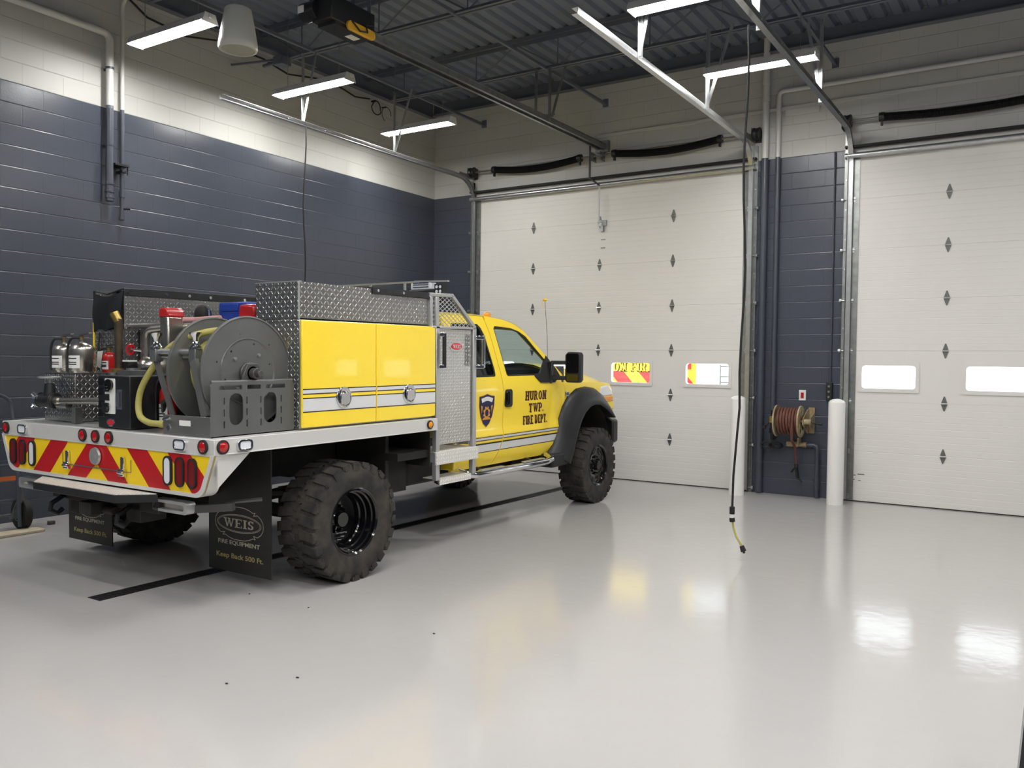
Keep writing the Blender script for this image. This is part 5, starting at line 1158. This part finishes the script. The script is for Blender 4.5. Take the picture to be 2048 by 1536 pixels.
m = MB(); m.cyl((.45, -.76, 1.14), (.46, -.76, 1.40), .05, n=14); m.box(.45, .58, -.8, -.7, 1.15, 1.5); m.tube([(.3, -.9, 1.2), (.36, -.95, 1.32), (.5, -.9, 1.42), (.6, -.8, 1.3)], .02, n=8); m.build('strainer', 'black_steel', t)
# red extinguisher behind the cabinet, low
# tread-plate locker with extinguishers
t = tthing('tread_locker', 'diamond-plate locker at the left rear of the flatbed', 'tool box', (-.85, -.8, DZ))
m = MB(); m.box(-1.09, -.655, -1.00, -.56, DZ, 1.503); m.build('body', 'tread_plate', t, bev=.004); m = MB(); m.box(-1.095, -.65, -1.005, -.555, 1.503, 1.51); m.build('lid', 'tread_plate', t)
m = MB(); m.box(-.60, -.55, -1.06, -1.005, DZ, 1.25); m.build('bracket', 'galv', t)
def bottle(x, y, z, r, h, mat, label, handle='hose', z0=None):
    t = tthing('fire_extinguisher', label, 'fire extinguisher', (x, y, z), 'fire extinguishers on the truck')
    m = MB(); m.lathe([(r*.9, 0), (r, .012), (r, h*.70), (r*.96, h*.77), (r*.80, h*.85), (r*.45, h*.91), (r*.22, h*.93), (r*.22, h), (.001, h)], (x, y, z), 'z', 28); m.build('cylinder', mat, t, sharp=.9)
    m = MB(); m.lathe([(r+.0012, h*.12), (r+.0012, h*.55)], (x, y, z), 'z', 28) if False else None
    n = 8; m.loft([[(x+(r+.001)*cos(a), y+(r+.001)*sin(a), z+v) for v in (h*.14, h*.52)] for a in [radians(-150+110*i/n) for i in range(n+1)]]); m.build('label', 'label_white', t, recalc=False)
    m = MB(); 
    for zz in (.42, .30, .24): m.loft([[(x+(r+.0018)*cos(a), y+(r+.0018)*sin(a), z+v) for v in (h*zz, h*zz+.008)] for a in [radians(-140+85*i/n) for i in range(n+1)]])
    m.build('label_print', 'black_film', t, recalc=False)
    m = MB(); zt = z+h; m.cyl((x, y, zt-.01), (x, y, zt+.03), .016, n=10); m.build('valve', 'brass', t)
    m = MB(); m.beam((x-.03, y, zt+.035), (x+.15, y-.02, zt+.05), .024, .009); m.beam((x-.03, y, zt+.025), (x+.10, y-.02, zt+.02), .02, .006); m.build('handle', 'steel_pol' if mat != 'tank_red' else 'black_steel', t)
    m = MB(); m.tube(smooth([(x-.012, y, zt+.01), (x-r*.7, y-.04, zt+.012), (x-r*1.15, y-.05, zt-.05), (x-r*1.2, y-.05, z+h*.4), (x-r*.95, y-.06, z+.02)], 4), .009, n=8); m.build('hose', 'black_rubber', t)
bottle(-.745, -.89, 1.51, .092, .255, 'steel_pol', 'silver water extinguisher standing nearest on the diamond-plate locker')
bottle(-1.0, -.885, 1.51, .088, .25, 'steel_pol', 'silver water extinguisher at the far left edge of the diamond-plate locker')
bottle(-.72, -.68, 1.51, .055, .175, 'tank_red', 'small red extinguisher right of the silver ones on the locker')
bottle(.315, -.88, DZ, .06, .33, 'tank_red', 'red extinguisher low between the black cabinet and the grey reel')
m = MB(); m.add([(-.72, -.78, 1.69), (-.64, -.77, 1.70), (-.68, -.80, 1.56), (-.74, -.80, 1.55)], [(0, 1, 2, 3)]); m.M = None
m.M = TR; m = MB(); m.M = TR; m.prism([(-.80, 1.55), (-.75, 1.545), (-.71, 1.68), (-.78, 1.675)], 'y', -.742, -.740); tag(m.build('inspection_tag', 'label_white'), 'pale paper tag on the small red extinguisher', 'tag')
# suction gate valve at the left corner
t = tthing('gate_valve', 'dark hydrant valve with chrome cap at the left corner of the flatbed', 'valve', (-0.825, -1.1, 1.25))
m = MB(); m.cyl((-0.745, -1.1, 1.30), (-0.905, -1.12, 1.30), .052, n=20); m.cyl((-0.785, -1.1, 1.30), (-0.745, -1.1, 1.30), .062, n=20); m.cyl((-0.825, -1.1, 1.34), (-0.825, -1.1, 1.43), .045, .034, n=16); m.build('body', 'black_steel', t, bev=.004)
m = MB(); m.cyl((-0.905, -1.12, 1.30), (-0.955, -1.125, 1.30), .060, .056, n=20); 
for k in range(4): a = radians(90*k+45); m.cyl((-0.935, -1.12+.05*cos(a), 1.30+.05*sin(a)), (-0.935, -1.12+.08*cos(a), 1.30+.08*sin(a)), .014, n=8)
m.build('cap', 'chrome', t)
m = MB(); m.cyl((-0.825, -1.1, 1.43), (-0.825, -1.1, 1.475), .012, n=8); m.lathe([(.03, 0), (.08, .002), (.085, .010), (.07, .016), (.02, .018), (.001, .018)], (-0.825, -1.1, 1.468), 'z', 24); m.build('hand_wheel', 'galv_bright', t)
m = MB(); m.cyl((-.82, -1.1, 1.295), (-.17, -1.04, 1.315), .026, n=16); m.cyl((-.80, -1.1, 1.295), (-.70, -1.09, 1.297), .036, n=16); m.cyl((-.72, -1.09, 1.27), (-.60, -1.08, 1.27), .030, n=12); m.build('suction_pipe', 'steel_pol', t)
# things riding on the tank
t = tthing('plastic_case', 'blue plastic tool case lying on the water tank', 'case', (.15, -.1, 1.885))
m = MB(); m.box(.13, .46, -.30, .05, 1.90, 2.06); m.build('shell', 'blue_plastic', t, bev=.012); m = MB(); m.box(.17, .36, -.308, -.298, 1.99, 2.045); m.build('latch_plate', 'blue_plastic', t, bev=.004)
m = MB(); m.box(.10, .5, -.32, .08, 1.883, 1.90); m.build('base_tray', 'alu', t)
t = tthing('red_cap', 'red plastic cap by the tread-plate tray behind the big reel', 'cap', (.45, -.3, 1.885))
m = MB(); m.prism([(.50, 1.905), (.505, 2.0), (.515, 2.03), (.66, 2.03), (.675, 2.0), (.68, 1.905)], 'y', -.42, -.33); m.build('shell', 'tank_red', t, bev=.02)
m = MB(); m.M = TR; m.tube([(-.3, -.42, 1.93), (.0, -.42, 1.925), (.30, -.42, 1.935)], .02, n=10); tag(m.build('supply_hose', 'pink_hose'), 'pale pink hose lying across the tank front edge', 'hose')
t = tthing('hose_nozzle', 'black fire nozzle with chrome fitting on top of the tank', 'nozzle', (-.16, -.35, 1.885))
m = MB(); m.sphere((-.02, -.33, 1.975), .075, 18, 12, (1, .8, 1)); m.build('body', 'black_rubber', t); m = MB(); m.cyl((-.12, -.33, 1.885), (-.12, -.33, 1.98), .016, n=8); m.beam((-.15, -.33, 1.975), (-.07, -.33, 1.975), .01, .01); m.tube([(.03, -.34, 2.02), (.08, -.35, 2.0), (.09, -.35, 1.90)], .010, n=6); m.build('fitting', 'chrome', t)

# ================================================================== FLOOR ITEMS
m = MB()
x0, x1, y0, y1 = 3.095, 3.235, -7.66, -.6
m.box(x0, x0+.02, y0, y1, .0005, .004); m.box(x1-.02, x1, y0, y1, .0005, .004)
y = y0
while y < y1: m.box(x0+.02, x1-.02, y, y+.018, .0005, .004); y += .034
m.use('grate'); tag(m.build('drain_grate', 'grate'), 'long black trench drain grate running under the yellow truck', 'drain')
m = MB(); m.box(3.095, 3.215, y0, y1, .0002, .0006); tag(m.build('drain_channel', 'black_rubber'), 'dark channel beneath the trench drain grate', 'drain')
# hand truck by the left wall
t = thing('hand_truck', 'grey hand truck with black tyres leaning at the left picture edge', 'hand truck', (.35, -6.95, 0)); t.location = (.55, -6.87, 0)
m = MB()
hp = [(.34, -7.32, .05), (.26, -7.32, .9), (.20, -7.32, 1.10)]+[(.19, -7.10+.22*cos(a), 1.16+.12*sin(a)) for a in [radians(180-15*i) for i in range(13)]]+[(.20, -6.88, 1.10), (.26, -6.88, .9), (.34, -6.88, .05)]
m.tube(hp, .016, n=10)
for z in (.3, .62, .95): m.cyl((.32-.08*z, -7.32, z), (.32-.08*z, -6.88, z), .012, n=8)
m.build('frame', 'slate_paint', t)
for y in (-7.40, -6.80):
    m = MB(); m.lathe([(.05, -.04), (.12, -.04), (.145, -.028), (.15, 0), (.145, .028), (.12, .04), (.05, .04)], (.22, y, .15), 'y', 32); w_ = m.build('wheel', 'black_rubber', t); m = MB(); m.lathe([(.001, -.03), (.07, -.042), (.07, .042), (.001, .03)], (.22, y, .15), 'y', 20); m.build('hub', 'galv', w_)
m = MB(); m.cyl((.22, -7.40, .15), (.22, -6.80, .15), .012, n=8); m.build('axle', 'galv', t)
m = MB(); m.prism([(-7.42, .12), (-7.30, .34), (-7.26, .12)], 'x', .27, .29); m.prism([(-6.94, .12), (-6.83, .40), (-6.78, .12)], 'x', .27, .29); m.build('brace_plate', 'galv', t)
m = MB(); m.prism(rrect(.30, .50, -7.5, -6.72, .04), 'z', .004, .022); m.build('toe_plate', 'tan_wood', t)
m = MB(); m.box(.305, .31, -7.1, -6.9, .48, .52); m.build('warning_label', 'orange_label', t)
m = MB(); m.box(.39, .43, -6.47, -6.41, .0, .035); tag(m.build('rubber_block', 'reel_dark', bev=.004), 'small grey block on the floor near the left wall', 'block')
for i, (x, y, r) in enumerate(((5.463, -6.925, .006), (5.328, -7.873, .007), (5.101, -8.128, .006), (4.469, -6.977, .005), (3.9, -6.98, .006))):
    m = MB(); m.sphere((x, y, .003), r, 7, 5, (1.6, 1, .45)); tag(m.build('grit', 'black_rubber'), 'tiny dark speck of grit on the grey floor', 'grit', 'specks of grit on the floor')
# edge of a rolling cabinet at the right border
t = thing('steel_rack', 'dark steel rack edge entering at the lower right border', 'rack', (8.6, -7.6, 0))
m = MB(); m.beam((8.452, -7.6, 0), (8.492, -7.6, .60), .035, .035, up=(0, 1, 0)); m.build('post', 'black_steel', t); m = MB(); m.beam((8.432, -7.61, 0), (8.472, -7.61, .60), .006, .02, up=(0, 1, 0)); m.build('edge_trim', 'galv_bright', t)
m = MB()
for z in (.12, .55): m.beam((8.48, -7.6, z), (8.95, -7.6, z), .03, .03); m.beam((8.48, -7.6, z), (8.48, -7.25, z), .03, .03); m.beam((8.95, -7.6, z), (8.95, -7.25, z), .03, .03); m.beam((8.48, -7.25, z), (8.95, -7.25, z), .03, .03)
for x, y in ((8.95, -7.6), (8.95, -7.25), (8.48, -7.25)): m.beam((x, y, 0), (x, y, .6), .03, .03, up=(0, 1, 0))
m.build('frame', 'black_steel', t)

# ================================================================== OUTSIDE, seen through the door panes
m = MB(); m.box(-60, 60, .26, 90, -.14, -.04); tag(struct(m.build('ground_outside', 'snow')), kind='structure')
t = thing('rescue_vehicle', 'parked fire vehicle with red and yellow chevrons seen through the left door pane', 'vehicle', (.9, 7, -.04))
vx0, vx1, vy = -.68, 2.04, 6.6
m = MB(); m.box(vx0, vx1, vy+.03, vy+5, .5, 4.2); m.build('body', 'white_film', t, bev=.03)
m = MB(); m.box(vx0+.02, vx1-.02, vy, vy+.03, .52, 4.1); m.build('rear_panel', 'yellow_film', t); m = MB(); m.box(vx1-.20, vx1-.12, vy-.01, vy, 1.55, 1.9); m.build('rear_light', 'red_film', t)  # panel and body stretched upward to turn the floor reflection yellow
m = MB(); xr = lambda k, z: k-(z-1.5)*.89
for a_, b_ in ((-.06, .306), (.666, 1.03), (1.39, 1.75), (2.1, 2.5)):
    for mir in (0, 1):
        p = [(xr(a_, .6), .6), (xr(b_, .6), .6), (xr(b_, 1.49), 1.49), (xr(a_, 1.49), 1.49)]
        if mir: p = [(2*-.02-u, v) for u, v in p][::-1]
        q = clip(p, [(vx0+.04, .6), (-.02, .6), (-.02, 1.49), (vx0+.04, 1.49)] if mir else [(-.02, .6), (vx1-.04, .6), (vx1-.04, 1.49), (-.02, 1.49)])
        if len(q) > 2: m.add([(u, vy-.004, v) for u, v in q], [tuple(range(len(q)))])
m.build('chevron_stripe', 'red_film', t, recalc=False)
P, wd = serif('HURON FIRE')
m = MB(); lettering(m, P, wd, -.48, 1.055, 1.49, 1.69, lambda u, v: (u+.022, vy-.010, v-.014)); m.build('lettering_shadow', 'black_film', t, recalc=False)
m = MB(); lettering(m, P, wd, -.48, 1.055, 1.49, 1.69, lambda u, v: (u, vy-.016, v)); m.build('lettering', 'yellow_film', t, recalc=False)
for x in (-.3, 1.5):
    m = MB(); m.lathe([(.2, 0), (.42, 0), (.46, .05), (.46, .27), (.2, .3)], (x-.15, vy+1.2, .42), 'x', 28); m.build('wheel', 'black_rubber', t)
m = MB(); m.box(vx0, vx1, vy-.10, vy, .42, .58); m.build('bumper', 'silver_rail', t)
t = thing('cable_fence', 'thin cable fence beyond the right pane of the left door', 'fence', (4, 9, 0))
m = MB()
for z in (1.62, 1.40, 1.28): m.tube([(2.3, 7.4, z), (5.0, 5.9, z-.02)], .008, n=5)
m.build('cable', 'black_steel', t)
for i in range(2):
    m = MB(); u = i; m.cyl((2.3+2.7*u, 7.4-1.5*u, -.04), (2.3+2.7*u, 7.4-1.5*u, 1.66), .02, n=8); m.build('post', 'galv', t)
